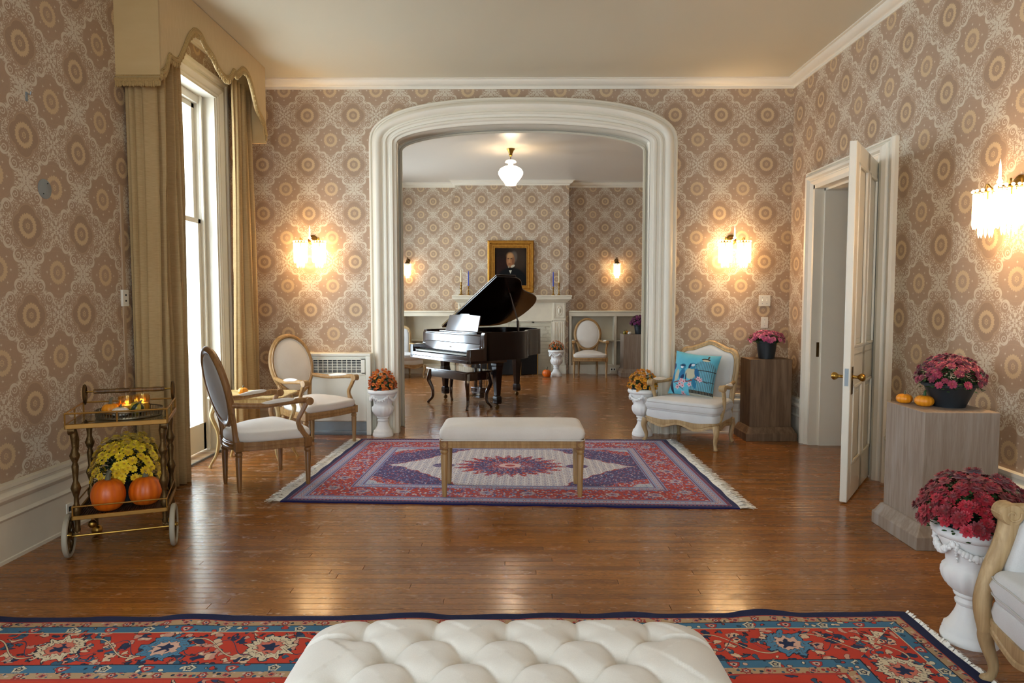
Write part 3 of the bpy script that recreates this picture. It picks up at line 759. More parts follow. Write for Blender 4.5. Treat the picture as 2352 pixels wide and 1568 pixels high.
# ---- door: casing, deep panelled reveal, open leaf
y0, y1, z1 = DR; xw = XR
DC = [(0, 0), (0, .03), (.012, .048), (.035, .048), (.05, .034), (.06, .034), (.075, .058), (.11, .072), (.15, .066), (.175, .040), (.19, .036), (.205, .046), (.225, .040), (.245, .028), (.262, .024), (.262, 0)]
k_ = .50
rs = [[(xw - d, y0 - .262 + s, 0) for s, d in DC], [(xw - d, y0 - .262 + s, z1 + .13 - s * k_) for s, d in DC], [(xw - d, y1 + .131 - s * k_, z1 + .13 - s * k_) for s, d in DC], [(xw - d, y1 + .131 - s * k_, 0) for s, d in DC]]
mb = MB(); mb.rings(rs, closed=False, cap=False)
mb.b2((xw - .024, y0 - .01, 0), (xw + WTH + .02, y0 + .03, z1 - .005)); mb.b2((xw - .024, y1 - .03, 0), (xw + WTH + .02, y1 + .01, z1 - .005)); mb.b2((xw - .024, y0, z1 - .04), (xw + WTH + .02, y1, z1 + .005))
mb.b2((xw + .07, y1 - .05, 0), (xw + WTH, y1 - .028, z1 - .03)); mb.b2((xw + .07, y0 + .03, z1 - .06), (xw + WTH, y1 - .03, z1 - .03))
fr_ = struct(mb.build('door_1', M['cream'], smooth=28))
MB().b2((xw + .03, y1 - .034, .86), (xw + .055, y1 - .028, 1.0)).build('strike_plate', M['brass_dark'], fr_, smooth=0)
# leaf: local x along the leaf from the hinge, thickness in y
L_, T_, Z_ = 1.015, .047, 2.455
HX, HY = 2.845, 5.47; ang = math.atan2(4.655 - HY, 2.262 - HX)
lf = struct(bpy.data.objects.new('door_2', None)); col.objects.link(lf); lf.location = (HX, HY, .012); lf.rotation_euler.z = ang
m_ = MB(); st = .115
for a, b_ in ((0, st), (L_ - st, L_), (L_ / 2 - .05, L_ / 2 + .05)): m_.b2((a, -T_ / 2, 0), (b_, T_ / 2, Z_))
for a, b_ in ((0, .24), (.80, 1.02), (1.02 - .02, 1.06), (Z_ - .13, Z_)): m_.b2((st, -T_ / 2, a), (L_ - st, T_ / 2, b_))
m_.build('leaf_frame', M['door_white'], lf, bevel=.005)
for (a, b_) in ((st, L_ / 2 - .05), (L_ / 2 + .05, L_ - st)):
    for (za, zb) in ((.24, .80), (1.06, Z_ - .13)):
        p = MB(); p.b2((a, -.010, za), (b_, .010, zb)); p.b2((a + .06, -.017, za + .06), (b_ - .06, .017, zb - .06))
        for s in (-1, 1):
            for q in (((a, za), (b_, za + .022)), ((a, zb - .022), (b_, zb)), ((a, za), (a + .022, zb)), ((b_ - .022, za), (b_, zb))): p.b2((q[0][0], s * .012, q[0][1]), (q[1][0], s * (T_ / 2 + .006), q[1][1]))
        p.build('door_panel', M['door_white'], lf, bevel=.004)
for s in (-1, 1):
    kb = MB(); kb.lathe([(.026, 0), (.026, .004), (.014, .007), (.0105, .012), (.0105, .035), (.014, .04), (.024, .052), (.028, .062), (.027, .072), (.018, .082), (0, .084)], 20)
    kb.xf(Matrix.Translation((L_ - .06, s * T_ / 2, .865)) @ Matrix.Rotation(-s * PI / 2, 4, 'X')); kb.build('knob', M['brass'], lf)
    MB().box((L_ - .06, s * (T_ / 2 + .002), .84), (.05, .004, .19)).build('lock_plate', M['brass_dark'], lf, bevel=.002)
MB().box((L_ + .0005, 0, .865), (.003, .024, .12)).build('latch_plate', M['steel_plate'], lf, smooth=0)

# ---- hall beyond the door
struct(MB().b2((XR + WTH, 10.25, -.06), (6.3, 10.55, 3.4)).build('wall_hall_end', M['hall_wall'], smooth=0))
struct(MB().b2((6.2, 4.9, -.06), (6.5, 10.4, 3.4)).build('wall_hall_right', M['hall_wall'], smooth=0))
struct(MB().b2((XR + WTH, 4.9, -.06), (6.3, 5.2, 3.4)).build('wall_hall_front', M['hall_wall'], smooth=0))
struct(MB().b2((XR + WTH, 4.9, 3.3), (6.5, 10.4, 3.42)).build('ceiling_hall', M['ceil'], smooth=0))

# ---- far parlour: end wall, chimney breast
struct(MB().b2((XL - .3, YFAR, -.06), (XR + .3, YFAR + .25, ZC)).build('wall_far', M['paper_far'], smooth=0))
FBX0, FBX1, FBZ = -.50, .35, .80           # firebox opening
mb = MB(); mb.b2((CX0, YCH, -.06), (FBX0, YFAR, ZC)); mb.b2((FBX1, YCH, -.06), (CX1, YFAR, ZC)); mb.b2((FBX0, YCH, FBZ), (FBX1, YFAR, ZC))
struct(mb.build('wall_chimney', M['paper_far'], smooth=0))
struct(MB().b2((FBX0, YFAR - .03, -.02), (FBX1, YFAR, FBZ)).build('wall_firebox', M['black_iron'], smooth=0))
# ================================================================ FIREPLACE END
def fireplace():
    t = thing('fireplace', 'cream painted fireplace surround with fluted pilasters and oval carvings', 'fireplace', (0, 0, 0))
    cx = (CX0 + CX1) / 2 ; yf = 12.985
    # pilasters
    for s in (-1, 1):
        x = cx + s * .90
        m_ = MB(); m_.b2((x - .135, yf - .015, 0), (x + .135, YCH + .01, .17)); m_.b2((x - .115, yf, .17), (x + .115, YCH + .01, 1.02)); m_.b2((x - .125, yf - .012, 1.02), (x + .125, YCH + .01, 1.05)); m_.b2((x - .125, yf - .01, 1.05), (x + .125, YCH + .01, 1.36))
        p = m_.build('pilaster', M['cream_old'], t, bevel=.004)
        f = MB()
        for i in range(6): f.tube([(x - .0875 + i * .035, yf + .001, .21), (x - .0875 + i * .035, yf + .001, .99)], .010, 6)
        f.build('fluting', M['cream_old'], p)
        o = MB(); o.lathe([(.070, 0), (.070, .004), (.062, .008), (.056, .004), (.040, .004), (.030, .012), (0, .018)], 24); o.xf(Matrix.Translation((x, yf - .010, 1.205)) @ Matrix.Rotation(PI / 2, 4, 'X') @ Matrix.Diagonal((.75, 1.4, 1, 1)))
        o.build('oval_carving', M['cream_old'], p)
        b = MB()
        for q in (((x - .10, 1.08), (x + .10, 1.09)), ((x - .10, 1.32), (x + .10, 1.33)), ((x - .10, 1.08), (x - .09, 1.33)), ((x + .09, 1.08), (x + .10, 1.33))): b.b2((q[0][0], yf - .02, q[0][1]), (q[1][0], yf - .008, q[1][1]))
        b.build('panel_border', M['cream_old'], p)
    m_ = MB(); m_.b2((cx - .78, yf + .025, 1.03), (cx + .78, YCH + .01, 1.36)); m_.build('frieze', M['cream_old'], t, bevel=.003)
    m_ = MB(); m_.b2((cx - .78, yf + .005, 1.0), (cx + .78, YCH + .01, 1.035)); 
    for s in (-1, 1): m_.b2((cx + s * .785 - .03, yf + .005, 0), (cx + s * .785 + .03, YCH + .01, 1.03))
    m_.build('inner_moulding', M['cream_old'], t, bevel=.004)
    sh = [(0, 1.36), (-.02, 1.36), (-.03, 1.375), (-.06, 1.395), (-.085, 1.41), (-.085, 1.42), (-.12, 1.425), (-.12, 1.47), (-.135, 1.475), (-.135, 1.502), (.06, 1.502), (.06, 1.36)]
    rs = []
    for x, nx in ((cx - 1.03, -1), (cx + 1.03, 1)): rs.append([(x + nx * (-y if y < 0 else 0) * .75, yf + y, z) for y, z in sh])
    MB().rings(rs).build('mantel_shelf', M['cream_old'], t, smooth=25)
    # painted brick slips round the firebox, each one a piece
    bl, bh, g = .20, .062, .008; rng = random.Random(2); me = None
    zs = 0.0; r = 0; fx0, fx1, fz = -.46, .31, .78
    def brick(x0, x1, z0):
        o = MB().b2((-.5, -.5, -.5), (.5, .5, .5)).build('brick', M['painted_brick'], t, smooth=0) if not brick.me else bpy.data.objects.new('brick', brick.me)
        if not brick.me: brick.me = o.data
        else: col.objects.link(o); o.parent = t
        o.scale = (x1 - x0 - g, .03, bh); o.location = ((x0 + x1) / 2, YCH - .012 + rng.uniform(-.002, .002), z0 + bh / 2)
    brick.me = None
    x_lo, x_hi = cx - .755, cx + .755
    while zs + bh < 1.01:
        spans = [(x_lo, fx0), (fx1, x_hi)] if zs < fz else [(x_lo, x_hi)]
        for a, b in spans:
            x = a - (bl / 2 if r % 2 else 0)
            while x < b - .02:
                x0, x1 = max(x, a), min(x + bl, b)
                if x1 - x0 > .03: brick(x0, x1, zs)
                x += bl
        zs += bh + g; r += 1
    MB().b2((x_lo, YCH - .012, 0), (FBX0 + .04, YCH + .004, 1.03)).b2((FBX1 - .04, YCH - .012, 0), (x_hi, YCH + .004, 1.03)).b2((FBX0, YCH - .012, fz), (FBX1, YCH + .004, 1.03)).build('mortar_bed', M['cream_old'], t, smooth=0)
fireplace()
def fire_screen():
    t = thing('fire_screen', 'black mesh fire screen with brass frame behind the piano', 'fire screen', (-.05, 12.72, 0))
    for (x0, x1, y0, y1) in ((-.48, .14, 0, 0), (.14, .46, 0, .10), (-.80, -.48, .10, 0)):
        m_ = MB(); m_.bar((x0, y0, .40), (x1, y1, .40), .012, .76); m_.build('mesh_panel', M['black_iron'], t, smooth=0)
        f = MB(); f.tube([(x0, y0 - .01, .01), (x0, y0 - .01, .78), (x0 + .03, y0 - .01, .81), (x1 - .03, y1 - .01, .81), (x1, y1 - .01, .78), (x1, y1 - .01, .01)], .011, 8); f.build('brass_frame', M['brass_paint'], t)
fire_screen()
def bookcase(name, x0, x1, divs, label):
    t = thing(name, label, 'bookcase', (0, 0, 0)); y0 = 13.03; y1 = YFAR + .01
    m_ = MB(); m_.b2((x0, y0 + .01, 0), (x1, y1, .17)); m_.build('plinth', M['cream_old'], t, bevel=.003)
    m_ = MB(); m_.b2((x0, YFAR - .012, .17), (x1, y1, 1.12)); m_.build('back_panel', M['cream_old'], t, smooth=0)
    m_ = MB(); m_.b2((x0, y0 - .005, 1.10), (x1, y1, 1.18)); m_.b2((x0, y0 - .03, 1.18), (x1, y1, 1.205)); m_.build('top', M['cream_old'], t, bevel=.005)
    for d in divs: MB().b2((d - .022, y0, .17), (d + .022, y1, 1.11)).build('upright', M['cream_old'], t, bevel=.002)
    ds = sorted(divs)
    for a, b in zip(ds[:-1], ds[1:]): MB().b2((a + .022, y0 + .02, .62), (b - .022, y1, .645)).build('shelf', M['cream_old'], t, bevel=.002)
bookcase('bookcase', XL, CX0 - .005, (XL + .022, -2.16, -1.19), 'low built-in bookcase left of the fireplace behind the grand piano')
bookcase('bookcase', CX1 + .005, XR, (1.04, 1.90, 2.45, XR - .022), 'low built-in bookcase right of the fireplace behind the oval chair')

# ================================================================ PAINTING, CANDLES
def painting():
    w, h, zc = .877, .985, 2.04; t = thing('framed_portrait', 'oil portrait in dark gilt frame above the mantel', 'painting', (-.099, YCH - .006, zc - h / 2))
    steps = [(0, .0, 'brass_dark'), (.05, .045, 'brass_paint'), (.085, .03, 'brass_paint'), (.115, .04, 'felt_gold')]
    prof = [(0, 0), (0, .05), (.02, .06), (.045, .055), (.055, .03), (.07, .028), (.085, .04), (.10, .038), (.108, .026), (.118, .026), (.125, .032), (.138, .028), (.14, .012), (.14, 0)]
    rs = []
    for sx, sz in ((-1, -1), (1, -1), (1, 1), (-1, 1), (-1, -1)): rs.append([(sx * (w / 2 - a), -d, h / 2 + sz * (h / 2 - a)) for a, d in prof])
    MB().rings(rs, closed=False, cap=False).build('frame', M['gilt'], t, smooth=30)
    portrait_mat(w - .28, h - .28)
    MB().b2((-(w / 2 - .13), -.014, -(h / 2 - .13)), ((w / 2 - .13), -.004, (h / 2 - .13))).build('canvas', M['portrait_paint'], t, smooth=0, loc=(0, 0, h / 2))
def gilt():
    m, b = new_mat('gilt'); c = coords(); f = noise(c, 26, 4); setp(b, mix(f, '#7a4c14', '#c48a33'), .38, .75, normal=bump(noise(c, 120, 3), .4, .004)); M['gilt'] = m
gilt(); painting()
def candlestick(x, y, hh, ch, kind, wide, label):
    t = thing('candlestick', label, 'candlestick', (x, y, 1.502), 0, 'candlesticks on the mantel'); w = wide
    pr = [(.045 * w, 0), (.045 * w, .008), (.03 * w, .016), (.014 * w, .03), (.012 * w, .05), (.02 * w, .058), (.012 * w, .066), (.010 * w, hh * .45), (.02 * w, hh * .5), (.011 * w, hh * .55), (.013 * w, hh * .7), (.02 * w, hh * .76), (.012 * w, hh * .8), (.014, hh * .92), (.02, hh * .95), (.019, hh), (0, hh)]
    MB().lathe(pr, 16).build('holder', M['brass'], t)
    MB().lathe([(.0115, hh - .01), (.011, hh + ch * .7), (.008, hh + ch * .95), (.003, hh + ch), (0, hh + ch)], 12).build('candle', M[kind], t)
candlestick(-1.035, 12.93, .245, .235, 'candle_cream', 1.2, 'cream taper in a thick brass holder on the mantel')
candlestick(-.895, 12.93, .17, .285, 'candle_blue', .8, 'blue taper in a thin brass holder, near the cream taper in the thick holder')
candlestick(.705, 12.93, .16, .28, 'candle_blue', .8, 'blue taper in a low brass holder, on the urn side of the mantel')
candlestick(.812, 12.93, .235, .235, 'candle_cream', .75, 'cream taper in a slender dark brass holder on the mantel')

# ================================================================ CURTAINS AND VALANCE
def valance():
    t = thing('valance_box', 'cream fabric valance box with scalloped lower edge above the tall window', 'valance')
    prof = [(4.779, 2.953), (4.83, 2.985), (4.87, 3.05), (4.90, 3.105), (4.95, 3.10), (5.024, 3.12), (5.113, 3.233), (5.185, 3.338), (5.286, 3.427), (5.39, 3.435), (5.46, 3.40), (5.507, 3.374), (5.614, 3.340), (5.698, 3.286), (5.82, 3.255), (5.926, 3.285), (6.002, 3.364), (6.066, 3.362), (6.13, 3.40), (6.202, 3.448), (6.29, 3.452), (6.359, 3.42), (6.435, 3.332), (6.532, 3.192), (6.64, 3.14), (6.70, 3.10), (6.754, 2.99)]
    # mirror measured scallops softly: keep the measured edge
    xf, x0 = -2.46, XL; P = catmull([(y, z, 0) for y, z in prof], 4); P = [(p[0], p[1]) for p in P]; zt = ZC - .004
    m_ = MB(); n = len(P)
    for xx in (xf, xf + .02): m_.v += [(xx, y, z) for y, z in P] + [(xx, y, zt) for y, z in P]
    for i in range(n - 1):
        m_.f.append((2 * n + i, 2 * n + i + 1, 3 * n + i + 1, 3 * n + i)); m_.f.append((i + 1, i, n + i, n + i + 1)); m_.f.append((i, i + 1, 2 * n + i + 1, 2 * n + i)); m_.f.append((n + i + 1, n + i, 3 * n + i, 3 * n + i + 1))
    m_.b2((x0, 4.765, 2.905), (xf + .02, 4.782, zt)); m_.b2((x0, 6.752, 2.93), (xf + .02, 6.768, zt)); m_.b2((x0, 4.77, zt - .01), (xf, 6.76, zt))
    m_.build('board', M['valance'], t, smooth=25)
    # gimp braid and tassel fringe along the edge
    br = MB(); br.tube([(x0, 4.76, 2.912), (xf + .02, 4.76, 2.912)] , .014, 6); br.tube([(xf + .026, y, z + .010) for y, z in P], .015, 6); br.tube([(xf + .026, y, z + .03) for y, z in P], .006, 6); br.tube([(x0, 4.76, 2.938), (xf + .02, 4.76, 2.938)], .006, 6); br.build('braid', M['braid'], t)
    fg = MB(); rng = random.Random(5)
    path = [(x0 + (xf + .02 - x0) * i / 22, 4.76, 2.905) for i in range(23)]
    L = 0; last = None
    for y, z in P:
        if last is None or math.hypot(y - last[0], z - last[1]) > .013: path.append((xf + .026, y, z)); last = (y, z)
    for x, y, z in path: fg.ball((x + rng.uniform(-.003, .003), y, z - .018), (.011, .0085, .024 + rng.uniform(-.004, .004)), 6, 4)
    fg.build('tassel_fringe', M['braid'], t, kind='stuff')
valance()
def curtain(label, y0, y1, amp, folds, z1, seed, x=-2.58, flare=.03, ret=False):
    rng = random.Random(seed); ph = rng.uniform(0, 6); N = folds * 12; ph2 = [rng.uniform(-.5, .5) for _ in range(folds + 2)]
    def fn(u, v):
        z = z1 * (1 - v) + .006 * v; k = u * folds; w = (math.sin(k * 2 * PI + ph + .5 * math.sin(k * 2.1 + v)) + .35 * math.sin(k * 4 * PI + 2 * ph)) 
        a = amp * (.75 + .35 * v) * (.8 + .4 * math.sin(k * 1.7 + ph)); yy = lerp(y0, y1, u) + flare * (u - .5) * v + .012 * math.sin(k * 6.3 + v * 3)
        return (x + a * w + .01 * math.sin(v * 5 + k), yy, z)
    if ret:
        g0 = fn
        def fn(u, v):
            if u > .14: return g0((u - .14) / .86, v)
            q = g0(0, v); k = u / .14; return (lerp(XL + .014, q[0], k) + .004 * math.sin(k * 9 + v), lerp(y0 - .005, q[1], k) + .022 * math.sin(k * 19 + .4 * v), q[2])
    m_ = MB().grid(fn, N, 24); o = m_.build('curtain', M['curtain'], smooth=180)
    s_ = o.modifiers.new('thick', 'SOLIDIFY'); s_.thickness = .004
    tag(o, label, 'curtain', 'curtains at the tall window'); return o
curtain('gathered tan curtain beside the bar cart', 4.85, 5.29, .060, 7, 3.42, 2, x=-2.575, ret=True)
curtain('gathered tan curtain behind the wooden armchairs near the wall heater', 6.36, 6.735, .050, 6, 3.42, 9, x=-2.60)

# ================================================================ WALL HEATER
def heater():
    x0, x1, yf, zt = -2.20, -1.505, 7.03, .855; t = thing('wall_heater', 'white enamel wall heater with grille behind the oval chair', 'heater', ((x0 + x1) / 2, yf, 0)); w = (x1 - x0) / 2; d = YB - yf - .002
    m_ = MB(); m_.b2((-w, .0, .0), (-w + .05, d, zt - .03)); m_.b2((w - .05, 0, 0), (w, d, zt - .03)); m_.b2((-w, .0, zt - .03), (w, d, zt)); m_.b2((-w + .05, .02, .14), (w - .05, d, zt - .03)); m_.build('case', M['white_enamel'], t, bevel=.006)
    m_ = MB(); m_.b2((-w + .05, .004, .15), (w - .05, .022, .60)); m_.build('front_panel', M['white_enamel'], t, bevel=.004)
    m_ = MB(); m_.b2((-w + .06, .002, .63), (w - .06, .022, .655)); m_.b2((-w + .06, .002, .785), (w - .06, .022, .80)); m_.b2((-w + .06, .002, .64), (-w + .10, .022, .80)); m_.b2((w - .10, .002, .64), (w - .06, .022, .80)); m_.build('grille_frame', M['white_enamel'], t, bevel=.003)
    MB().b2((-w + .1, .0195, .655), (w - .1, .021, .785)).build('grille_cavity', M['grille_dark'], t, smooth=0)
    for i in range(7): MB().b2((-w + .1, .004, .668 + i * .0165), (w - .1, .014, .674 + i * .0165)).build('grille_slat', M['white_enamel'], t, smooth=0)
    for i in range(9):
        x = -w + .1 + (2 * w - .2) * (i + 1) / 10; MB().b2((x - .003, .003, .655), (x + .003, .015, .785)).build('grille_bar', M['white_enamel'], t, smooth=0)
    m_ = MB(); m_.b2((-w + .05, .03, .0), (w - .05, .05, .14)); m_.b2((-w + .05, .012, .02), (w - .05, .03, .045)); m_.build('kick_plate', M['steel_plate'], t, bevel=.003)
    o = t
heater()

# ================================================================ WALL PLATES
def switch(x, z, w, n, label):
    t = thing('light_switch', label, 'switch', (x, YB, z)); MB().box((0, -.004, 0), (w, .008, .115)).build('plate', M['white_plastic'], t, bevel=.002)
    for i in range(n):
        xx = (i - (n - 1) / 2) * .046; m_ = MB(); m_.box((xx, -.012, .004), (.009, .016, .014)); m_.build('toggle', M['white_plastic'], t, bevel=.002)
        s_ = MB()
        for zz in (-.032, .032): s_.lathe([(.0035, 0), (.003, .0015), (0, .002)], 8, (0, 0, 0)); 
        for zz in (-.032, .032): MB().box((xx, -.0085, zz), (.006, .002, .006)).build('screw', M['steel_plate'], t)
switch(2.601, 1.40, .12, 2, 'ivory double light switch plate above the single one')
switch(2.606, 1.170, .072, 1, 'ivory single switch plate below the double switch')
o = MB(); o.lathe([(.057, 0), (.057, .003), (.052, .005), (0, .005)], 28); o.xf(Matrix.Translation((XL, 4.005, 2.048)) @ Matrix.Rotation(PI / 2, 4, 'Y')); pl = thing('cover_plate', 'round grey metal cover plate on the patterned wall', 'cover plate', (0, 0, 0)); o.build('disc', M['steel_plate'], pl)
for dz in (-.03, .035): MB().box((XL + .006, 4.005 + dz * .6, 2.048 + dz), (.004, .006, .006)).build('screw', M['grille_dark'], pl)
hk = MB(); hk.box((0, 0, 0), (.006, .012, .05)); hk.tube([(.003, 0, .02), (.02, 0, .01), (.024, 0, .02), (.024, 0, .028)], .003, 6); o = hk.build('picture_hook', M['steel_plate'], loc=(XL + .003, 3.885, 2.54)); tag(o, 'small bent metal picture hook on the patterned wall', 'hook')
rw = thing('wire_raceway', 'narrow raceway strip with outlet box beside the curtain', 'raceway', (0, 0, 0))
MB().b2((XL - .001, 4.755, 1.30), (XL + .010, 4.790, 2.20)).build('channel', M['paper_plain'] if 'paper_plain' in M else plain('paper_plain', '#b79b7c', .6), rw, bevel=.003)
MB().b2((XL - .001, 4.735, 1.36), (XL + .016, 4.81, 1.475)).build('outlet_box', M['white_plastic'], rw, bevel=.003)
for dz in (-.02, .02): MB().box((XL + .0165, 4.772, 1.418 + dz), (.002, .016, .012)).build('socket', M['grille_dark'], rw, smooth=0)
MB().b2((XL - .001, 4.75, .424), (XL + .008, 4.785, 1.36)).build('channel', M['paper_plain'], rw, bevel=.003)
def outlet(loc, axis, label):
    t = thing('wall_outlet', label, 'outlet', loc); d = (.006, .11, .07) if axis == 'y' else (.11, .006, .07)
    MB().box((0, 0, 0), d).build('plate', M['white_plastic'], t, bevel=.002)
    for s in (-1, 1):
        p = (.003, s * .025, 0) if axis == 'y' else (s * .025, -.003, 0); q = (.003, .022, .03) if axis == 'y' else (.022, .003, .03)
        MB().box(p, q).build('socket', M['grille_dark'], t, smooth=0)
outlet((XL + .027, 4.10, .135), 'y', 'ivory wall outlet on the baseboard behind the bar cart')
outlet((1.86, 13.037, .085), 'x', 'ivory wall outlet on the bookcase plinth beside the pedestal')
o = MB().tube(catmull([(1.80, 13.02, .08), (1.79, 12.99, .012), (1.6, 12.97, .006), (1.40, 12.96, .006), (1.25, 12.99, .05), (1.18, 13.0, .12), (1.12, 13.02, .168)], 6), .004, 6).build('power_cord', M['white_plastic']); tag(o, 'thin pale power cord trailing along the bookcase plinth', 'cord')

# ================================================================ LAMPS
def point(loc, w, color, r=.03):
    d = bpy.data.lights.new('lamp_light', 'POINT'); d.energy = w; d.color = color; d.shadow_soft_size = r
    o = bpy.data.objects.new('lamp_light', d); col.objects.link(o); o.location = loc; return o
WARM = (1, .70, .40)
def shade(t, cx, cy, zt, r=.062, n=18):
    """crystal-rod shade hung from a beaded ring, bulb inside"""
    m_ = MB(); m_.loop([(cx + r * math.cos(2 * PI * i / 20), cy + r * math.sin(2 * PI * i / 20), zt) for i in range(20)], .006, 6)
    g = m_.build('shade_ring', M['brass'], t)
    b = MB()
    for i in range(14):
        a = 2 * PI * i / 14; b.ball((cx + (r + .006) * math.cos(a), cy + (r + .006) * math.sin(a), zt + .004), .010, 6, 4)
    b.build('beads', M['crystal'], t)
    c = MB()
    for i in range(n):
        a = 2 * PI * i / n; x, y = cx + r * math.cos(a), cy + r * math.sin(a); c.tube([(x, y, zt - .012), (x, y, zt - .19), (x, y, zt - .215)], [.008, .009, .001], 6)
    for i in range(10):
        a = 2 * PI * i / 10; x, y = cx + r * .55 * math.cos(a), cy + r * .55 * math.sin(a); c.tube([(x, y, zt - .06), (x, y, zt - .24), (x, y, zt - .265)], [.007, .008, .001], 6)
    c.build('crystal_rods', M['crystal'], t)
    MB().lathe([(.014, zt), (.014, zt - .045), (0, zt - .05)], 12, (cx, cy, 0)).build('lamp_socket', M['brass'], t)
    MB().ball((cx, cy, zt - .10), (.022, .022, .042), 12, 8).build('bulb', M['bulb'], t)
def sconce(loc, rz, label, energy):
    """two-arm wall sconce; wall plane is local y=0, room towards -y"""
    t = thing('wall_sconce', label, 'sconce', loc, rz, 'crystal wall sconces')
    p = MB(); p.lathe([(.052, 0), (.052, .008), (.044, .016), (.030, .020), (.024, .03), (.012, .045), (0, .05)], 24); p.xf(Matrix.Rotation(PI / 2, 4, 'X')); p.build('back_plate', M['brass'], t)
    for s in (-1, 1):
        cx, cy, zt = s * .095, -.125, -.03
        MB().tube(catmull([(0, -.04, 0), (s * .03, -.07, -.03), (s * .065, -.11, -.02), (cx, cy, .012), (cx, cy, zt)], 5), .006, 8).build('arm', M['brass'], t)
        shade(t, cx, cy, zt)
        w = Matrix.Translation(loc) @ Matrix.Rotation(rz, 4, 'Z') @ Vector((cx, cy, zt - .10)); point(w, energy / 2, WARM, .045)
    f = MB(); f.lathe([(.010, .0), (.018, .012), (.008, .03), (.006, .10), (.0, .14)], 10, (0, -.12, .0)); f.tube([(0, -.04, 0), (0, -.10, -.005), (0, -.12, .004)], .005, 6); f.build('finial', M['crystal'], t)
sconce((-2.12, YB, 2.03), 0, 'lit crystal wall sconce between the curtain and the arch', SCONCE)
sconce((2.24, YB, 2.03), 0, 'lit crystal wall sconce above the cushioned armchair', SCONCE)
sconce((XR, 3.93, 2.06), -PI / 2, 'lit crystal wall sconce on the wall beside the open door', SCONCE)
def far_sconce(x, label):
    t = thing('wall_sconce', label, 'sconce', (x, YFAR, 2.11), 0, 'crystal wall sconces')
    p = MB(); p.lathe([(.04, 0), (.04, .008), (.02, .02), (0, .03)], 20); p.xf(Matrix.Translation((0, 0, .06)) @ Matrix.Rotation(PI / 2, 4, 'X')); p.build('back_plate', M['brass_dark'], t)
    MB().tube(catmull([(0, -.02, .06), (0, -.07, .12), (0, -.12, .10), (0, -.12, .03)], 5), .006, 8).build('arm', M['brass_dark'], t)
    MB().lathe([(.012, .05), (.02, .04), (.045, .02), (.062, -.01), (.06, -.012), (0, .0)], 20, (0, -.12, 0)).build('shade_cap', M['brass_dark'], t)
    shade(t, 0, -.12, -.015, .055); point((x, YFAR - .12, 2.0), FARSC, WARM, .045)
far_sconce(-2.09, 'lit bell-topped wall sconce over the bookcase at the cream candle and armchair end')
far_sconce(1.945, 'lit bell-topped wall sconce above the oval chair and potted purple mum')
def pendant(loc, label, drop, k, energy):
    t = thing('pendant_lamp', label, 'pendant lamp', loc)
    MB().lathe([(.062, 0), (.060, -.012), (.045, -.03), (.034, -.06), (.026, -.075), (.026, -.10), (.012, -.115), (0, -.115)], 24).build('canopy', M['brass'], t)
    MB().tube([(0, 0, -.11), (0, 0, -drop)], .006, 8).build('stem', M['brass_dark'], t)
    z = -drop; MB().lathe([(.012, z + .03), (.04, z + .025), (.075, z + .01), (.085, z - .012), (.07, z - .014), (.02, z + .004), (0, z + .004)], 24).build('glass_collar', M['crystal'], t)
    MB().lathe([(.035, z - .01), (.032, z - .03), (.040, z - .05), (.038, z - .066), (0, z - .066)], 20).build('fitter', M['crystal'], t)
    g = MB(); pr = [(.04, z - .062), (.10, z - .075), (.16, z - .11), (.182, z - .15), (.18, z - .19), (.155, z - .235), (.125, z - .275), (.095, z - .31), (.082, z - .33), (.078, z - .35), (0, z - .352)]
    g.lathe(pr, 40, mod=lambda a, i, zz: 1 + (.012 * math.cos(a * 20) if 2 < i < 9 else 0)); g.build('glass_globe', M['globe'], t)
    point((loc[0], loc[1], loc[2] + z - .22), energy, (1, .80, .55), .12)
pendant((-.079, 10.34, ZC), 'schoolhouse glass pendant lamp hanging beyond the arch', .19, 1, PEND)
pendant((4.27, 8.5, 3.3), 'glass pendant lamp glimpsed through the open door', .20, 1, PEND * .8)
# ================================================================ FURNITURE
def ring_out(out, z, k, c=None):
    cx = sum(p[0] for p in out) / len(out); cy = sum(p[1] for p in out) / len(out)
    return [(cx + (p[0] - cx) * k, cy + (p[1] - cy) * k, z) for p in out]
def cushion(out, z0, z1, r, dome=0.0, bulge=0.0, mb=None, n=5):
    """soft block over an outline: rounded edges, optional dome on top and bulging sides"""
    mb = mb or MB(); R0 = sum(math.hypot(p[0], p[1]) for p in ring_out(out, 0, 1)) / len(out); rs = []
    for i in range(n + 1): a = PI / 2 * i / n; rs.append(ring_out(out, z0 + r * (1 - math.sin(a)), 1 - r * (1 - math.cos(a)) / R0) if False else ring_out(out, z0 + r - r * math.cos(a), 1 - r * (1 - math.sin(a)) / R0))
    if bulge: rs.append(ring_out(out, (z0 + z1) / 2, 1 + bulge / R0))
    for i in range(n + 1): a = PI / 2 * i / n; rs.append(ring_out(out, z1 - r + r * math.sin(a), 1 - r * (1 - math.cos(a)) / R0))
    k0 = 1 - r / R0
    for i in range(1, 7): k = k0 * (1 - i / 6.0 * .98); rs.append(ring_out(out, z1 + dome * (1 - (k / k0) ** 2), k))
    return mb.rings(rs)
def rect(x, y, n=4, r=.05):
    out = []
    for sx, sy, a0 in ((1, 1, 0), (-1, 1, 90), (-1, -1, 180), (1, -1, 270)):
        for i in range(n + 1): a = R(a0 + 90 * i / n); out.append((sx * (x - r) + r * math.cos(a), sy * (y - r) + r * math.sin(a)))
    # straight-side subdivision keeps domes even
    P = []
    for i, p in enumerate(out):
        q = out[(i + 1) % len(out)]; L = math.hypot(q[0] - p[0], q[1] - p[1]); k = max(1, int(L / .06))
        for j in range(k): P.append((lerp(p[0], q[0], j / k), lerp(p[1], q[1], j / k)))
    return P
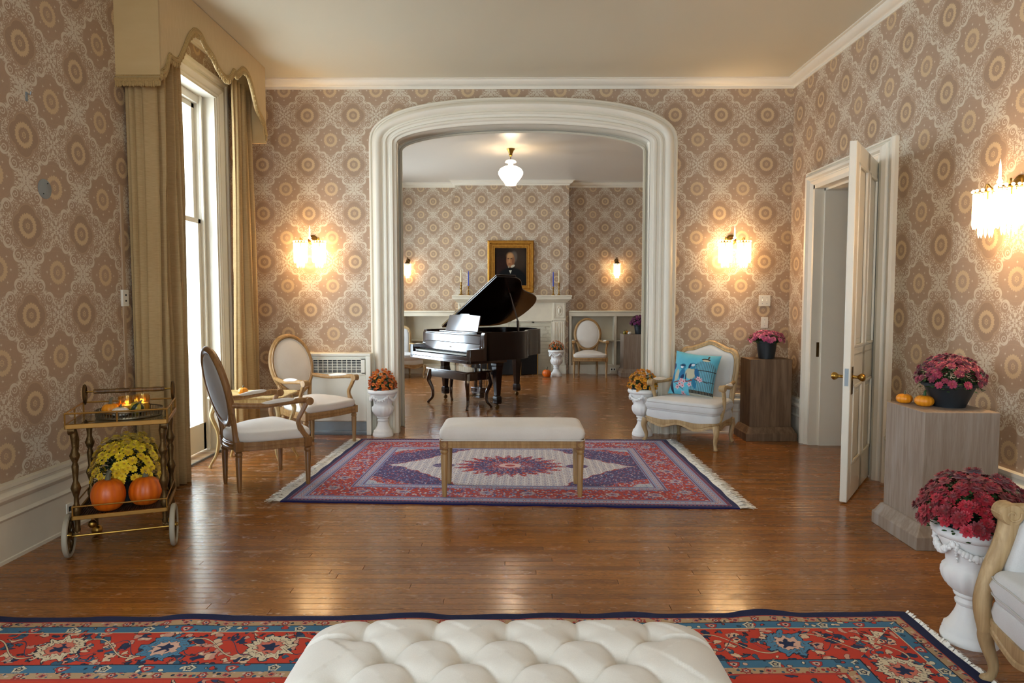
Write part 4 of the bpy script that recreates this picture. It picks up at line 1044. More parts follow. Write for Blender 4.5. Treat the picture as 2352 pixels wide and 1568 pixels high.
def turned_leg(h, r=.025, flutes=10):
    pr = [(r * .52, 0), (r * .60, .012), (r * .66, .03), (r * .62, .036), (r * .72, .045), (r * .70, .05), (r * .98, h - .045), (r * .80, h - .038), (r * 1.04, h - .028), (r * 1.04, h - .015), (r * .85, h - .008), (r, h)]
    return MB().lathe(pr, 20, mod=lambda a, i, z: 1 - (.07 * abs(math.cos(a * 5)) if 5 <= i <= 6 else 0))

# ---- oval-backed armchair (front towards -y)
def oval_chair(label, loc, rz, wd, wdk):
    t = thing('oval_back_armchair', label, 'armchair', loc, rz, 'oval-backed armchairs')
    key = [(-.30, -.25), (-.15, -.285), (0, -.295), (.15, -.285), (.30, -.25), (.285, -.08), (.25, .10), (.19, .22), (.08, .275), (-.08, .275), (-.19, .22), (-.25, .10), (-.285, -.08)]
    out = [(p[0], p[1]) for p in catmull([(a, b, 0) for a, b in key], 4, True)]
    m_ = MB()
    m_.rings([ring_out(out, .305, .97), ring_out(out, .31, 1), ring_out(out, .325, 1), ring_out(out, .329, .985), ring_out(out, .335, .985), ring_out(out, .339, 1.0), ring_out(out, .352, 1.0), ring_out(out, .356, .985), ring_out(out, .362, .985), ring_out(out, .368, .97)])
    m_.build('seat_rail', M[wd], t, smooth=25)
    cushion(ring2(out, .985), .362, .44, .03, .055).build('seat', M['linen'], t, smooth=60)
    for x, y in ((-.292, -.235), (.292, -.235), (-.17, .235), (.17, .235)):
        o = turned_leg(.30).build('leg', M[wdk], t, loc=(x, y, 0)); 
        b = MB().box((0, 0, .337), (.056, .056, .07))
        b.build('corner_block', M[wdk], o, bevel=.003)
    # oval back, leaning; local plane
    lean = R(13); zc, rx, rzz = .775, .235, .285; Tm = Matrix.Translation((0, .255, .46)) @ Matrix.Rotation(-lean, 4, 'X') @ Matrix.Translation((0, 0, zc - .46))
    def ovl(a, k=1.0): return (rx * k * math.cos(a), 0, rzz * k * math.sin(a))
    fr_ = MB(); fr_.loop([ovl(2 * PI * i / 48) for i in range(48)], .026, 8, .85); fr_.loop([(p[0], -.018, p[2]) for p in (ovl(2 * PI * i / 48, .985) for i in range(48))], .012, 6)
    fr_.xf(Tm); fr_.build('back_frame', M[wd], t, smooth=50)
    for s, nm, mt in ((-1, 'back_pad', 'linen'), (1, 'back_panel', 'linen_back')):
        p = MB(); rs = []
        for i in range(7): k = math.cos(PI / 2 * i / 6) * .90 + .002; rs.append([(q[0], s * (.012 + .022 * math.sin(PI / 2 * i / 6)), q[2]) for q in (ovl(-s * 2 * PI * j / 40, k) for j in range(40))])
        p.rings(rs).xf(Tm); p.build(nm, M[mt], t, smooth=60)
    w = MB(); w.loop([(q[0], -.015, q[2]) for q in (ovl(2 * PI * i / 48, .905) for i in range(48))], .005, 6).xf(Tm); w.build('welt', M['linen'], t)
    for s in (-1, 1):
        q = Tm @ Vector((s * rx * .80, 0, -rzz * .62))
        MB().tube(catmull([(s * .165, .235, .30), (s * .155, .252, .42), (s * .165, .262, .50), tuple(q)], 4), [.024] * 4 + [.02] * 4 + [.02] * 5, 8).build('back_post', M[wd], t)
        a0 = Tm @ Vector((s * rx * .93, -.005, -rzz * .42)); x1 = s * .305
        pts = catmull([tuple(a0), (s * .27, .10, a0.z - .015), (x1 - s * .01, -.05, .645), (x1, -.18, .655), (x1, -.245, .648)], 6)
        ar = MB(); ar.tube(pts, [.020] * 8 + [.019] * 8 + [.021] * 6 + [.026] * 3, 10); ar.lathe([(.030, -.026), (.030, .026), (.016, .028), (.016, .031), (0, .031)], 14, (x1, -.245, .645), axis='x')
        ao = ar.build('arm', M[wd], t)
        pd = MB(); P = pts[6:17]; 
        rs = []
        for i, p in enumerate(P):
            k = math.sin(PI * (i + .25) / (len(P) - .5)) ** .45
            rs.append([(p.x + .026 * k * math.cos(a), p.y, p.z + .012 + (.026 * k * math.sin(a) if math.sin(a) > 0 else .004 * math.sin(a))) for a in (2 * PI * j / 12 for j in range(12))])
        pd.rings(rs); pd.build('arm_pad', M['linen_white'], ao, smooth=60)
        MB().tube(catmull([(x1, -.235, .645), (x1 - s * .004, -.195, .57), (x1 - s * .012, -.165, .50), (s * .294, -.195, .42), (s * .292, -.235, .365)], 5), [.019] * 5 + [.018] * 8 + [.022] * 8, 8).build('arm_support', M[wd], t)
    return t
def ring2(out, k): return [(p[0], p[1]) for p in ring_out(out, 0, k)]
oval_chair('oval-back armchair with linen seat turned away beside the gilt side table', (-1.945, 5.185, 0), R(129.2), 'oak_mid', 'oak_dark')
oval_chair('oval-back armchair with linen seat in front of the wall heater', (-1.954, 6.552, 0), R(56.4), 'oak', 'oak')
oval_chair('oval-back armchair facing the room beside the fireplace', (1.345, 12.53, 0), R(-1), 'oak', 'oak')

# ---- low serpentine armchair (bergere)
def cab_leg(x, y, h, sx, sy, r=.03, out=.022):
    P = catmull([(x, y, h + .03), (x + sx * out * .6, y + sy * out * .6, h - .02), (x + sx * out * .5, y + sy * out * .5, h - .06), (x - sx * out * .2, y - sy * out * .2, h * .38), (x - sx * out * .1, y - sy * out * .1, .035), (x + sx * out * .5, y + sy * out * .5, .008)], 4)
    n = len(P); rr = []
    for i in range(n): t_ = i / (n - 1); rr.append(lerp(r * 1.15, r * .52, min(1, t_ / .72)) if t_ < .86 else lerp(r * .52, r * .74, (t_ - .86) / .14))
    m_ = MB().tube(P, rr, 10); m_.ball((P[-1].x, P[-1].y, .012), (r * .72, r * .72, .012), 10, 5); return m_
def bergere(label, loc, rz, wd, fab, closed=False, w=.37, group='low carved armchairs'):
    t = thing('carved_armchair', label, 'armchair', loc, rz, group)
    key = [(-w, -.27), (-w * .55, -.30), (0, -.31), (w * .55, -.30), (w, -.27), (w * .97, -.05), (w * .86, .15), (w * .76, .265), (0, .285), (-w * .76, .265), (-w * .86, .15), (-w * .97, -.05)]
    out = [(p[0], p[1]) for p in catmull([(a, b, 0) for a, b in key], 6, True)]; n = len(out)
    def zb(i): 
        a = math.atan2(out[i][1], out[i][0] / w * .28); x, y = out[i]
        return .185 + .022 * math.cos(x / w * 2 * PI) * (1 if abs(y) > .2 else .0) + (.012 * math.cos(y * 18) if abs(y) <= .2 else 0)
    rs = []
    for k, dz, top in ((.93, .0, 0), (1.0, .004, 0), (1.0, .02, 0), (.985, .026, 0), (1.0, .034, 0), (1.0, 0, 1), (.93, 0, 2)):
        q = ring_out(out, 0, k); rs.append([(p[0], p[1], (zb(i) + dz) if not top else (zb(i) * .35 + .185 + (.0 if top == 1 else .0))) for i, p in enumerate(q)])
    MB().rings(rs).build('seat_frame', M[wd], t, smooth=28)
    cushion(ring2(out, .975), .235, .325, .018, 0, .006).build('seat_deck', M[fab], t, smooth=60)
    co = ring2(out, .985); cushion(co, .315, .435, .035, .02, .012).build('seat_cushion', M[fab], t, smooth=60)
    pp = MB()
    for zz in (.405, .348): pp.loop([(p[0], p[1], zz) for p in ring_out(co, 0, 1.006)], .0035, 5)
    pp.build('piping', M['linen_back'], t)
    for (x, y, sx, sy) in ((-w, -.265, -1, -1), (w, -.265, 1, -1), (-w * .77, .262, -.5, 1), (w * .77, .262, .5, 1)): cab_leg(x, y, .20, sx, sy).build('leg', M[wd], t)
    bw = w * .80
    prof = [(-bw * .93, .24), (-bw * .97, .42), (-bw * 1.03, .62), (-bw * 1.06, .77), (-bw * 1.01, .855), (-bw * .86, .895), (-bw * .62, .905), (-bw * .36, .935), (0, .968)]
    prof = prof + [(-x, z) for x, z in reversed(prof[:-1])]
    loop = [(p[0], p[1]) for p in catmull([(a, b, 0) for a, b in prof], 5)]
    Y = lambda z, x=0: .275 + (z - .24) * .17 - .05 * (x / bw) ** 2
    m_ = MB(); m_.tube([(x, Y(z, x), z) for x, z in loop], .026, 10, True, .8, (0, 1, 0)); m_.tube([(x * .955, Y(z, x) - .018, z - .004 if z < .8 else z - .016) for x, z in loop], .010, 6); m_.ball((0, Y(.97) - .006, .972), (.05, .02, .018), 12, 6)
    m_.build('back_frame', M[wd], t, smooth=50)
    for s, nm in ((-1, 'back_pad'), (1, 'back_panel')):
        p = MB(); zc = .62; rs = []
        for i in range(7):
            k = math.cos(PI / 2 * i / 6) * .95 + .002; d = .045 * math.sin(PI / 2 * i / 6) ** .6 if s < 0 else .012 * i / 6
            L = [(x * k, zc + (z - zc) * k) for x, z in loop]; L = L if s < 0 else L[::-1]
            rs.append([(x, Y(z, x) + s * (.004 + d), z) for x, z in L])
        p.rings(rs); p.build(nm, M[fab], t, smooth=60)
    for s in (-1, 1):
        x0, x1 = s * bw * .99, s * w * 1.0
        if not closed:
            pts = catmull([(x0, Y(.60), .60), (s * bw * 1.10, .15, .585), (x1 * 1.04, .0, .575), (x1 * 1.05, -.10, .585), (x1 * 1.03, -.155, .578)], 6)
            ar = MB(); ar.tube(pts, [.019] * 14 + [.021] * 6 + [.027] * 5, 10); ar.lathe([(.030, -.028), (.032, 0), (.030, .028), (.014, .031), (0, .032)], 14, (x1 * 1.03, -.158, .575), axis='x'); ao = ar.build('arm', M[wd], t)
            P = pts[8:18]; rs = []
            for i, p in enumerate(P):
                k = math.sin(PI * (i + .25) / (len(P) - .5)) ** .45; rs.append([(p.x + .027 * k * math.cos(a), p.y, p.z + .014 + (.026 * k * math.sin(a) if math.sin(a) > 0 else .004 * math.sin(a))) for a in (2 * PI * j / 12 for j in range(12))])
            MB().rings(rs).build('arm_pad', M['linen_white'], ao, smooth=60)
            MB().tube(catmull([(x1 * 1.03, -.15, .575), (x1 * 1.02, -.115, .50), (x1 * 1.0, -.09, .42), (x1 * .985, -.12, .33), (x1 * .975, -.19, .24)], 5), [.020] * 8 + [.018] * 8 + [.022] * 5, 8).build('arm_support', M[wd], t)
        else:
            # thick carved post with a scroll, upholstered inside and out
            pts = catmull([(x1, -.285, .20), (x1 * 1.02, -.30, .30), (x1 * 1.035, -.275, .41), (x1 * 1.04, -.235, .52), (x1 * 1.05, -.215, .60), (x1 * 1.05, -.222, .64)], 5)
            n_ = len(pts); po = MB().tube(pts, [lerp(.030, .030, i / n_) if i < 9 else lerp(.030, .037, (i - 9) / (n_ - 9)) for i in range(n_)], 12, True, 1.0); po.lathe([(.036, -.036), (.039, -.026), (.039, .026), (.036, .036)], 18, (x1 * 1.05, -.222, .632), axis='x'); ao = po.build('arm_post', M[wd], t, smooth=50)
            sp = MB()
            for sd in (-1, 1): sp.tube([(x1 * 1.05 + sd * .037, -.222 + (.005 + .0019 * i) * math.cos(i * .55), .632 + (.005 + .0019 * i) * math.sin(i * .55)) for i in range(13)], .004, 5)
            sp.tube([(x1 * 1.05 + .018 * 0 + sd2, -.222 - (.037), .632) for sd2 in (-.03, .03)], .004, 6); sp.build('scroll_carving', M[wd], ao)
            side = [(-.20, .34), (-.205, .56), (-.15, .63), (.0, .62), (.15, .63), (.26, .68), (.30, .34)]
            L = [(p[0], p[1]) for p in catmull([(a, b, 0) for a, b in side], 4, True)]
            rs = []
            for i, (k, dx) in enumerate(((.93, -.045), (.99, -.036), (1, -.02), (1, .02), (.99, .036), (.93, .045))): rs.append([(x1 * (1.0 - .12 * max(0, y / .3)) + s * dx, .04 + (y - .04) * k, .5 + (z - .5) * k) for y, z in L])
            MB().rings(rs).build('arm_upholstery', M[fab], t, smooth=60)
            MB().tube(catmull([(x1 * 1.05, -.22, .645), (x1 * 1.04, -.10, .65), (x1 * .98, .08, .65), (x1 * .88, .26, .72)], 5), .022, 8).build('arm_rail', M[wd], t)
    return t
bergere('carved armchair with a blue bird cushion beside the tall brown pedestal', (1.752, 6.73, 0), R(-41.4), 'oak_pale', 'linen_grey')
bergere('carved armchair behind the grand piano near the bookcase', (-2.13, 12.42, 0), R(28), 'oak_pale', 'linen_grey')
c_ = R(-97); lx, ly = -.37, -.27
bergere('closed-arm carved armchair in front of the urn of red mums', (1.735 - (lx * math.cos(c_) - ly * math.sin(c_)), 2.435 - (lx * math.sin(c_) + ly * math.cos(c_)), 0), c_, 'oak_pale', 'linen_grey', closed=True)

# ---- printed cushion
def pillow():
    N = 22; m_ = MB()
    def side(s):
        def fn(u, v):
            a, b = u * 2 - 1, v * 2 - 1; k = max(0, (1 - abs(a) ** 3.2)) ** .6 * max(0, (1 - abs(b) ** 3.2)) ** .6
            pin = 1 - .07 * (1 - abs(b) ** 2) * abs(a) ** 4 ; pin2 = 1 - .07 * (1 - abs(a) ** 2) * abs(b) ** 4
            return (a * .235 * pin, s * (.075 * k + .002) + .006 * math.sin(a * 5 + b * 3), b * .225 * pin2)
        return fn
    m_.grid(side(-1), N, N); b = len(m_.v); m_.grid(side(1), N, N)
    o = m_.build('throw_cushion', M['bird_print'], smooth=80); o.rotation_euler = (R(-17), R(4), R(-38)); o.location = (1.785, 6.81, .655)
    tag(o, 'turquoise throw cushion printed with birds and a birdcage', 'cushion')
pillow()

# ---- upholstered bench on the lilac rug
def bench():
    t = thing('upholstered_bench', 'long linen-topped wooden bench standing on the lilac rug', 'bench', (-.026, 4.94, .012)); w, d = .508, .20
    m_ = MB(); o = rect(w, d, 2, .012)
    m_.rings([ring_out(o, .352, .99), ring_out(o, .356, 1), ring_out(o, .368, 1), ring_out(o, .371, .992), ring_out(o, .376, .992), ring_out(o, .379, 1), ring_out(o, .392, 1), ring_out(o, .395, .992), ring_out(o, .400, .992), ring_out(o, .404, .98)]); m_.build('rail', M['oak'], t, smooth=25)
    cushion(rect(w + .004, d + .004, 4, .035), .400, .505, .04, .022, .004).build('cushion', M['linen'], t, smooth=60)
    MB().loop([(p[0], p[1], .407) for p in rect(w + .004, d + .004, 4, .03)], .004, 6).build('welt', M['linen'], t)
    for x in (-1, 1):
        for y in (-1, 1):
            l = turned_leg(.345, .027).build('leg', M['oak'], t, loc=(x * (w - .028), y * (d - .028), 0))
            b = MB().box((0, 0, .376), (.060, .060, .066)); q = MB(); b.build('corner_block', M['oak_dark'], l, bevel=.003)
            rsx = MB().lathe([(.020, 0), (.018, .003), (.012, .002), (.008, .005), (0, .006)], 14); rsx.xf(Matrix.Translation((0, -.030, .376)) @ Matrix.Rotation(PI / 2, 4, 'X')); rsx.build('rosette', M['oak'], l)
bench()

# ---- tufted ottoman
def ottoman():
    t = thing('tufted_ottoman', 'deep-buttoned cream linen ottoman on the red rug', 'ottoman', (-.02, 1.62, 0.014)); hx, hy, H = .585, .40, .462
    sx, sy = .206, .242; bx0, by0 = -.008, .262         # lattice: buttons at (bx0 + i*sx, by0 - j*sy) and half-shifted rows between
    by0 = .258
    def surf(u, v):
        a, b = u * 2 - 1, v * 2 - 1
        # square parameter to rounded slab
        x, y = a * (hx), b * (hy)
        p, q = (x - bx0) / sx, (y - by0) / sy
        c, d = p + q, p - q; e_ = .103          # metres per lattice unit, near enough
        gc = abs(c - round(c)) * e_; gd = abs(d - round(d)) * e_; gp = abs(p - round(p)) * sx
        ed = max(0, 1 - abs(a) ** 8) ** .5 * max(0, 1 - abs(b) ** 7) ** .5
        rows_in = by0 - 2 * sy - .005 < y < by0 + .005; cols_in = abs(x - bx0) < sx * 2.05
        gdist = min(gc, gd)
        if y > by0 or y < by0 - 2 * sy: gdist = gp / sx * e_
        elif abs(x - bx0) > 2 * sx: gdist = abs(q - round(q)) * e_
        i, j = round(c), round(d); px, py = (i + j) / 2, (i - j) / 2; dist = math.hypot((p - px) * sx, (q - py) * sy)
        inside = abs(bx0 + px * sx - bx0) < sx * 2.3 and by0 - 2.1 * sy < by0 + py * sy < by0 + .02
        crease = .009 * math.exp(-gdist / .0045) + .005 * math.exp(-gdist / .022)
        dim = (.042 * math.exp(-dist / .017) + .022 * math.exp(-dist / .045)) if inside else 0
        z = H - .085 * (1 - ed) - crease * min(1, ed * 1.5) - dim
        r = .03 * (1 - ed) * 0
        return (x * (1 - .03 * abs(b) ** 8), y * (1 - .03 * abs(a) ** 8), z)
    m_ = MB().grid(surf, 200, 140); n = 201
    # skirt
    edge = [(i, 0) for i in range(201)] + [(200, j) for j in range(1, 141)] + [(i, 140) for i in range(199, -1, -1)] + [(0, j) for j in range(139, 0, -1)]
    idx = [j * n + i for i, j in edge]; prev = idx
    for dz, k in ((-.02, 1.012), (-.06, 1.018), (-.20, 1.014), (-.25, 1.0)):
        b = len(m_.v)
        for q in idx: v = m_.v[q]; m_.v.append((v[0] * k, v[1] * k, H - .097 + dz + (v[2] - (H - .097)) * (.3 if dz > -.03 else 0)))
        for a in range(len(idx)): c = (a + 1) % len(idx); m_.f.append((prev[c], prev[a], b + a, b + c))
        prev = list(range(b, b + len(idx)))
    m_.build('upholstery', M['linen_white'], t, smooth=180)
    bm = None; rows = [(i, j, 0) for i in range(-2, 3) for j in range(0, 3)] + [(i, j, 1) for i in range(-3, 3) for j in range(0, 2)]
    for i, j, h in rows:
        x = bx0 + (i + (.5 if h else 0)) * sx; y = by0 - (j + (.5 if h else 0)) * sy
        if abs(x) > hx - .06 or abs(y) > hy - .06: continue
        if not bm: o = MB().ball((0, 0, 0), (.014, .014, .007), 12, 6).build('button', M['linen_white'], t); bm = o.data
        else: o = bpy.data.objects.new('button', bm); col.objects.link(o); o.parent = t
        o.location = (x, y, H - .080)
    m_ = MB(); m_.b2((-hx + .03, -hy + .03, .12), (hx - .03, hy - .03, .15)); m_.build('base_rail', M['oak_dark'], t, bevel=.004)
    for x in (-1, 1):
        for y in (-1, 1): turned_leg(.125, .03).build('leg', M['oak_dark'], t, loc=(x * (hx - .07), y * (hy - .07), 0))
ottoman()

# ---- rugs
def rug(name, quad, hx, hy, mat, label, ends, th=.010, wave=0.0, fr_len=.06, nx=120, ny=60):
    """quad: far-left, far-right, near-right, near-left floor corners; uv in metres about the rug's centre"""
    cx = sum(q[0] for q in quad) / 4; cy = sum(q[1] for q in quad) / 4
    t = thing(name, label, 'rug', (cx, cy, 0)); Q = [(q[0] - cx, q[1] - cy) for q in quad]
    def pos(u, v):
        A = (lerp(Q[3][0], Q[2][0], u), lerp(Q[3][1], Q[2][1], u)); B = (lerp(Q[0][0], Q[1][0], u), lerp(Q[0][1], Q[1][1], u)); return (lerp(A[0], B[0], v), lerp(A[1], B[1], v))
    rng = random.Random(4)
    def zz(u, v): return th + wave * max(0, 1 - (1 - v) * hy * 2 / .16) * max(0, math.sin(u * 31) * .6 + math.sin(u * 53 + 1) * .5) 
    m_ = MB(); uv = []
    for j in range(ny + 1):
        for i in range(nx + 1):
            u, v = i / nx, j / ny; p = pos(u, v); jx = .004 * math.sin(v * 40) if i in (0, nx) else 0; jy = (.004 * math.sin(u * 47) + .003 * math.sin(u * 91)) if j in (0, ny) else 0
            m_.v.append((p[0] + jx, p[1] + jy, zz(u, v))); uv.append(((u * 2 - 1) * hx, (v * 2 - 1) * hy))
    w = nx + 1
    for j in range(ny):
        for i in range(nx): m_.f.append((j * w + i, j * w + i + 1, (j + 1) * w + i + 1, (j + 1) * w + i))
    edge = [(i, 0) for i in range(w)] + [(nx, j) for j in range(1, ny + 1)] + [(i, ny) for i in range(nx - 1, -1, -1)] + [(0, j) for j in range(ny - 1, 0, -1)]
    idx = [j * w + i for i, j in edge]; b = len(m_.v)
    for q in idx: v = m_.v[q]; m_.v.append((v[0], v[1], .0005)); uv.append(uv[q])
    for a in range(len(idx)): c = (a + 1) % len(idx); m_.f.append((idx[c], idx[a], b + a, b + c))
    m_.uv = uv; m_.build('pile', M[mat], t, smooth=60)
    f = MB(); dirs = {'l': (0, -1), 'r': (1, 1)}
    for e in ends:
        u, sgn = dirs[e]; n = int(hy * 2 / .0042)
        for i in range(n):
            v = (i + .5) / n; p = pos(u, v); L = fr_len * rng.uniform(.7, 1.15); dy = rng.uniform(-.03, .03); z0 = th * .7; zm = rng.uniform(.006, .02)
            d = pos(u, min(1, v + .01)); 
            a = (p[0], p[1], z0); mdl = (p[0] + sgn * L * .5, p[1] + dy * .4, zm + .002); c = (p[0] + sgn * L, p[1] + dy, .003 + rng.uniform(0, .006)); wd = .0048
            bb = len(f.v); f.v += [(a[0], a[1] - wd, a[2]), (a[0], a[1] + wd, a[2]), (mdl[0], mdl[1] - wd, mdl[2]), (mdl[0], mdl[1] + wd, mdl[2]), (c[0], c[1] - wd * .8, c[2]), (c[0], c[1] + wd * .8, c[2])]
            f.f += [(bb, bb + 2, bb + 3, bb + 1), (bb + 2, bb + 4, bb + 5, bb + 3)]
    f.build('fringe', M['fringe'], t, smooth=0, kind='stuff')
mid_rug_mat(1.55, 1.10); fg_rug_mat(2.1, 1.53)
rug('lilac_rug', [(-1.56, 6.80), (1.50, 6.775), (1.505, 4.515), (-1.64, 4.665)], 1.55, 1.10, 'rug_lilac', 'lilac and red patterned rug with white fringe under the linen bench', 'lr', .011, 0, .105)
rug('red_rug', [(-2.45, 2.90), (1.735, 2.985), (1.70, -.08), (-2.45, -.15)], 2.1, 1.53, 'rug_red', 'red floral rug with navy edge under the tufted ottoman', 'r', .012, .014, .035, 240, 120)

# ---- gilt side table
def side_table():
    t = thing('gilt_side_table', 'gilt side table with curved legs between the oval-back chairs', 'side table', (-2.262, 5.843, 0)); w, d, H = .30, .215, .60
    key = [(-w, -d), (-w * .5, -d * 1.06), (0, -d * .98), (w * .5, -d * 1.06), (w, -d), (w * 1.03, 0), (w, d), (w * .5, d * 1.06), (0, d * .98), (-w * .5, d * 1.06), (-w, d), (-w * 1.03, 0)]
    o = [(p[0], p[1]) for p in catmull([(a, b, 0) for a, b in key], 4, True)]
    MB().rings([ring_out(o, H - .028, .90), ring_out(o, H - .02, .97), ring_out(o, H - .012, 1.02), ring_out(o, H - .004, 1.02), ring_out(o, H, 1.0), ring_out(o, H, .92), ring_out(o, H - .004, .90), ring_out(o, H - .004, .05)]).build('top', M['gold_wood'], t, smooth=30)
    MB().rings([ring_out(o, H - .085, .84), ring_out(o, H - .08, .86), ring_out(o, H - .028, .86)]).build('apron', M['gold_wood'], t, smooth=30)
    for x in (-1, 1):
        for y in (-1, 1):
            P = catmull([(x * w * .84, y * d * .82, H - .03), (x * (w * .90), y * d * .9, H - .11), (x * w * .93, y * d * .95, H - .17), (x * w * .80, y * d * .80, .28), (x * w * .84, y * d * .84, .12), (x * w * .97, y * d * .96, .03), (x * w * 1.0, y * d * 1.0, .0)], 4)
            n = len(P); MB().tube(P, [lerp(.024, .011, min(1, i / n / .8)) if i < n - 3 else .014 for i in range(n)], 8).build('leg', M['gold_wood'], t)
side_table()
o = MB(); rs = []
for i in range(8):
    k = i / 7; rs.append([(.11 * k * (1 + .05 * math.cos(a * 12)) * math.cos(a), .085 * k * (1 + .05 * math.cos(a * 12)) * math.sin(a), .6 + .004 + .005 * math.cos(a * 9 + i) * k + .018 * (1 - k)) for a in (2 * PI * j / 48 for j in range(48))])
o.rings(rs); o = o.build('lace_doily', M['fringe'], loc=(-2.18, 5.80, .002)); tag(o, 'crumpled white lace doily on the gilt side table', 'doily')

# ---- grand piano (keyboard towards -y)
def piano():
    ang_ = math.atan2(-.785, .62); P0 = (-.82, 9.06); t = thing('grand_piano', 'dark mahogany baby grand piano with raised lid beyond the arch', 'piano', (P0[0], P0[1], 0), ang_)
    W = .735
    side = [(W, .0), (W, .30), (W, .50), (.715, .62), (.64, .74), (.53, .83), (.42, .93), (.34, 1.06), (.27, 1.22), (.17, 1.36), (.0, 1.455), (-.20, 1.49), (-.42, 1.48), (-.60, 1.41), (-.70, 1.29), (-W, 1.12)]
    crv = [(p[0], p[1]) for p in catmull([(a, b, 0) for a, b in side], 4)]
    outl = crv + [(-W, .8), (-W, .4), (-W, 0)]
    inn = [(x * .945, y if y < .05 else .02 + (y - .02) * .965) for x, y in outl]; n = len(outl)
    m_ = MB(); rs = [[(x, y, .645) for x, y in inn], [(x, y, .645) for x, y in outl], [(x, y, 1.0) for x, y in outl], [(x, y, 1.0) for x, y in inn], [(x, y, .90) for x, y in inn]]
    m_.rings(rs, closed=False, cap=False); m_.build('rim', M['mahogany_lid'], t, smooth=35)
    MB().prism([(x, y) for x, y in inn], .885, .90).build('soundboard', M['black_lacquer'], t, smooth=0)
    MB().prism([(x, y) for x, y in inn], .645, .66).build('case_bottom', M['mahogany'], t, smooth=0)
    sp = MB()
    for i in range(26): x = -.62 + i * .045; sp.bar((x, .30, .935), (x * .55 - .08, 1.30 - abs(x + .2) * .3, .935), .002)
    sp.build('strings', M['felt_gold'], t, smooth=0, kind='stuff')
    m_ = MB(); m_.b2((-W, -.25, .615), (W, .32, .655)); m_.b2((-W + .06, -.25, .655), (W - .06, -.225, .705)); m_.build('key_bed', M['mahogany'], t, bevel=.004)
    for s in (-1, 1):
        c = [(-.25, .615), (-.25, .795), (-.20, .80), (-.06, .80), (-.045, .815), (-.045, .955), (-.02, 1.0), (.05, 1.0), (.05, .615)]
        MB().prism(c, s * W - (.075 if s > 0 else 0), s * W + (0 if s > 0 else .075), 'yz').build('cheek', M['mahogany'], t, bevel=.006)
    m_ = MB()
    for i in range(52): m_.box((-.6135 + 1.227 * (i + .5) / 52, -.15, .722), (.0226, .148, .018))
    m_.build('white_keys', M['keys_white'], t, bevel=.0015, seg=1, kind='stuff')
    m_ = MB()
    for i in range(51):
        if (i + 5) % 7 in (2, 6): continue
        m_.box((-.6135 + 1.227 * (i + 1) / 52, -.115, .736), (.011, .092, .018))
    m_.build('black_keys', M['keys_black'], t, bevel=.002, seg=1, kind='stuff')
    for s in (-1, 1): MB().b2((s * .6135, -.225, .655), (s * .665, -.05, .74)).build('key_block', M['mahogany'], t, bevel=.003)
    m_ = MB(); m_.add([(-.66, -.072, .735), (.66, -.072, .735), (.66, -.045, .85), (-.66, -.045, .85), (-.66, -.02, .735), (.66, -.02, .735), (.66, -.02, .85), (-.66, -.02, .85)], [(0, 1, 2, 3), (7, 6, 5, 4), (0, 3, 7, 4), (1, 5, 6, 2), (3, 2, 6, 7), (0, 4, 5, 1)]); fb = m_.build('fallboard', M['mahogany_red'], t, bevel=.003)
    mk = MB()
    for i, q in enumerate((-.021, -.007, .007, .021)): mk.box((q, -.0655, .792), (.006, .002, .014)); mk.box((q + .002, -.0658, .786 + .006 * (i % 2)), (.008, .002, .003))
    mk.build('maker_lettering', M['felt_gold'], fb, smooth=0)
    MB().b2((-.66, -.050, .852), (.66, -.03, .955)).build('name_board', M['mahogany_red'], t, bevel=.004)
    m_ = MB(); m_.b2((-.66, -.045, .957), (.66, .30, .975)); m_.b2((-.45, .05, .975), (.45, .28, .992)); m_.build('music_shelf', M['mahogany'], t, bevel=.004)
    d = MB(); prof = [(-.385, 0), (.385, 0), (.365, .215), (.12, .225), (.10, .24), (-.10, .24), (-.12, .225), (-.365, .215)]
    d.prism(prof, -.008, .008, 'xz'); d.xf(Matrix.Translation((.02, .10, .993)) @ Matrix.Rotation(R(-16), 4, 'X')); d.build('music_desk', M['mahogany_red'], t, bevel=.003)
    # lid, hinged on the bass side
    lid = [(x, y) for x, y in crv if y > .28]; lid = [(W + .012, .28)] + [(x * 1.012, y * 1.008) for x, y in lid] + [(-W - .012, .28)]
    Tm = Matrix.Translation((-W - .01, 0, 1.012)) @ Matrix.Rotation(R(-27.5), 4, 'Y') @ Matrix.Translation((W + .01, 0, 0))
    m_ = MB().prism(lid, 0, .020); m_.xf(Tm); lo = m_.build('lid', M['mahogany_lid'], t, bevel=.004)
    fl_ = MB().prism([(-W - .012, .28), (W + .012, .28), (W + .012, .60), (-W - .012, .60)], .023, .041); fl_.xf(Tm); fl_.build('lid_flap', M['mahogany_lid'], lo, bevel=.004)
    hb = MB(); hb.tube([tuple(Tm @ Vector((x, .275, .0215))) for x in (-W, W)], .004, 6); hb.build('lid_hinge', M['brass'], lo)
    b = MB(); q = Tm @ Vector((.50, .62, -.004)); b.bar((.66, .56, .98), (.632, .575, 1.14), .028, .02); b.bar((.632, .575, 1.14), tuple(q), .016, .014); b.build('lid_prop', M['mahogany'], t, bevel=.002)
    for x, y in ((-.62, .25), (.62, .25), (-.24, 1.25)):
        def sq(k, z): return [(x + a * k, y + b * k, z) for a, b in ((-1, -1), (1, -1), (1, 1), (-1, 1))]
        l = MB().rings([sq(.030, .175), sq(.052, .56), sq(.058, .565), sq(.058, .60), sq(.066, .61), sq(.066, .65)]); l.rings([sq(.034, .072), sq(.042, .082), sq(.042, .16), sq(.032, .178)]); lg = l.build('leg', M['mahogany_lid'], t, bevel=.004)
        c = MB(); c.lathe([(.026, -.012), (.030, -.008), (.030, .008), (.026, .012)], 16, (x, y, .030), axis='x'); c.bar((x, y, .03), (x, y, .08), .016); c.build('caster', M['brass_dark'], lg)
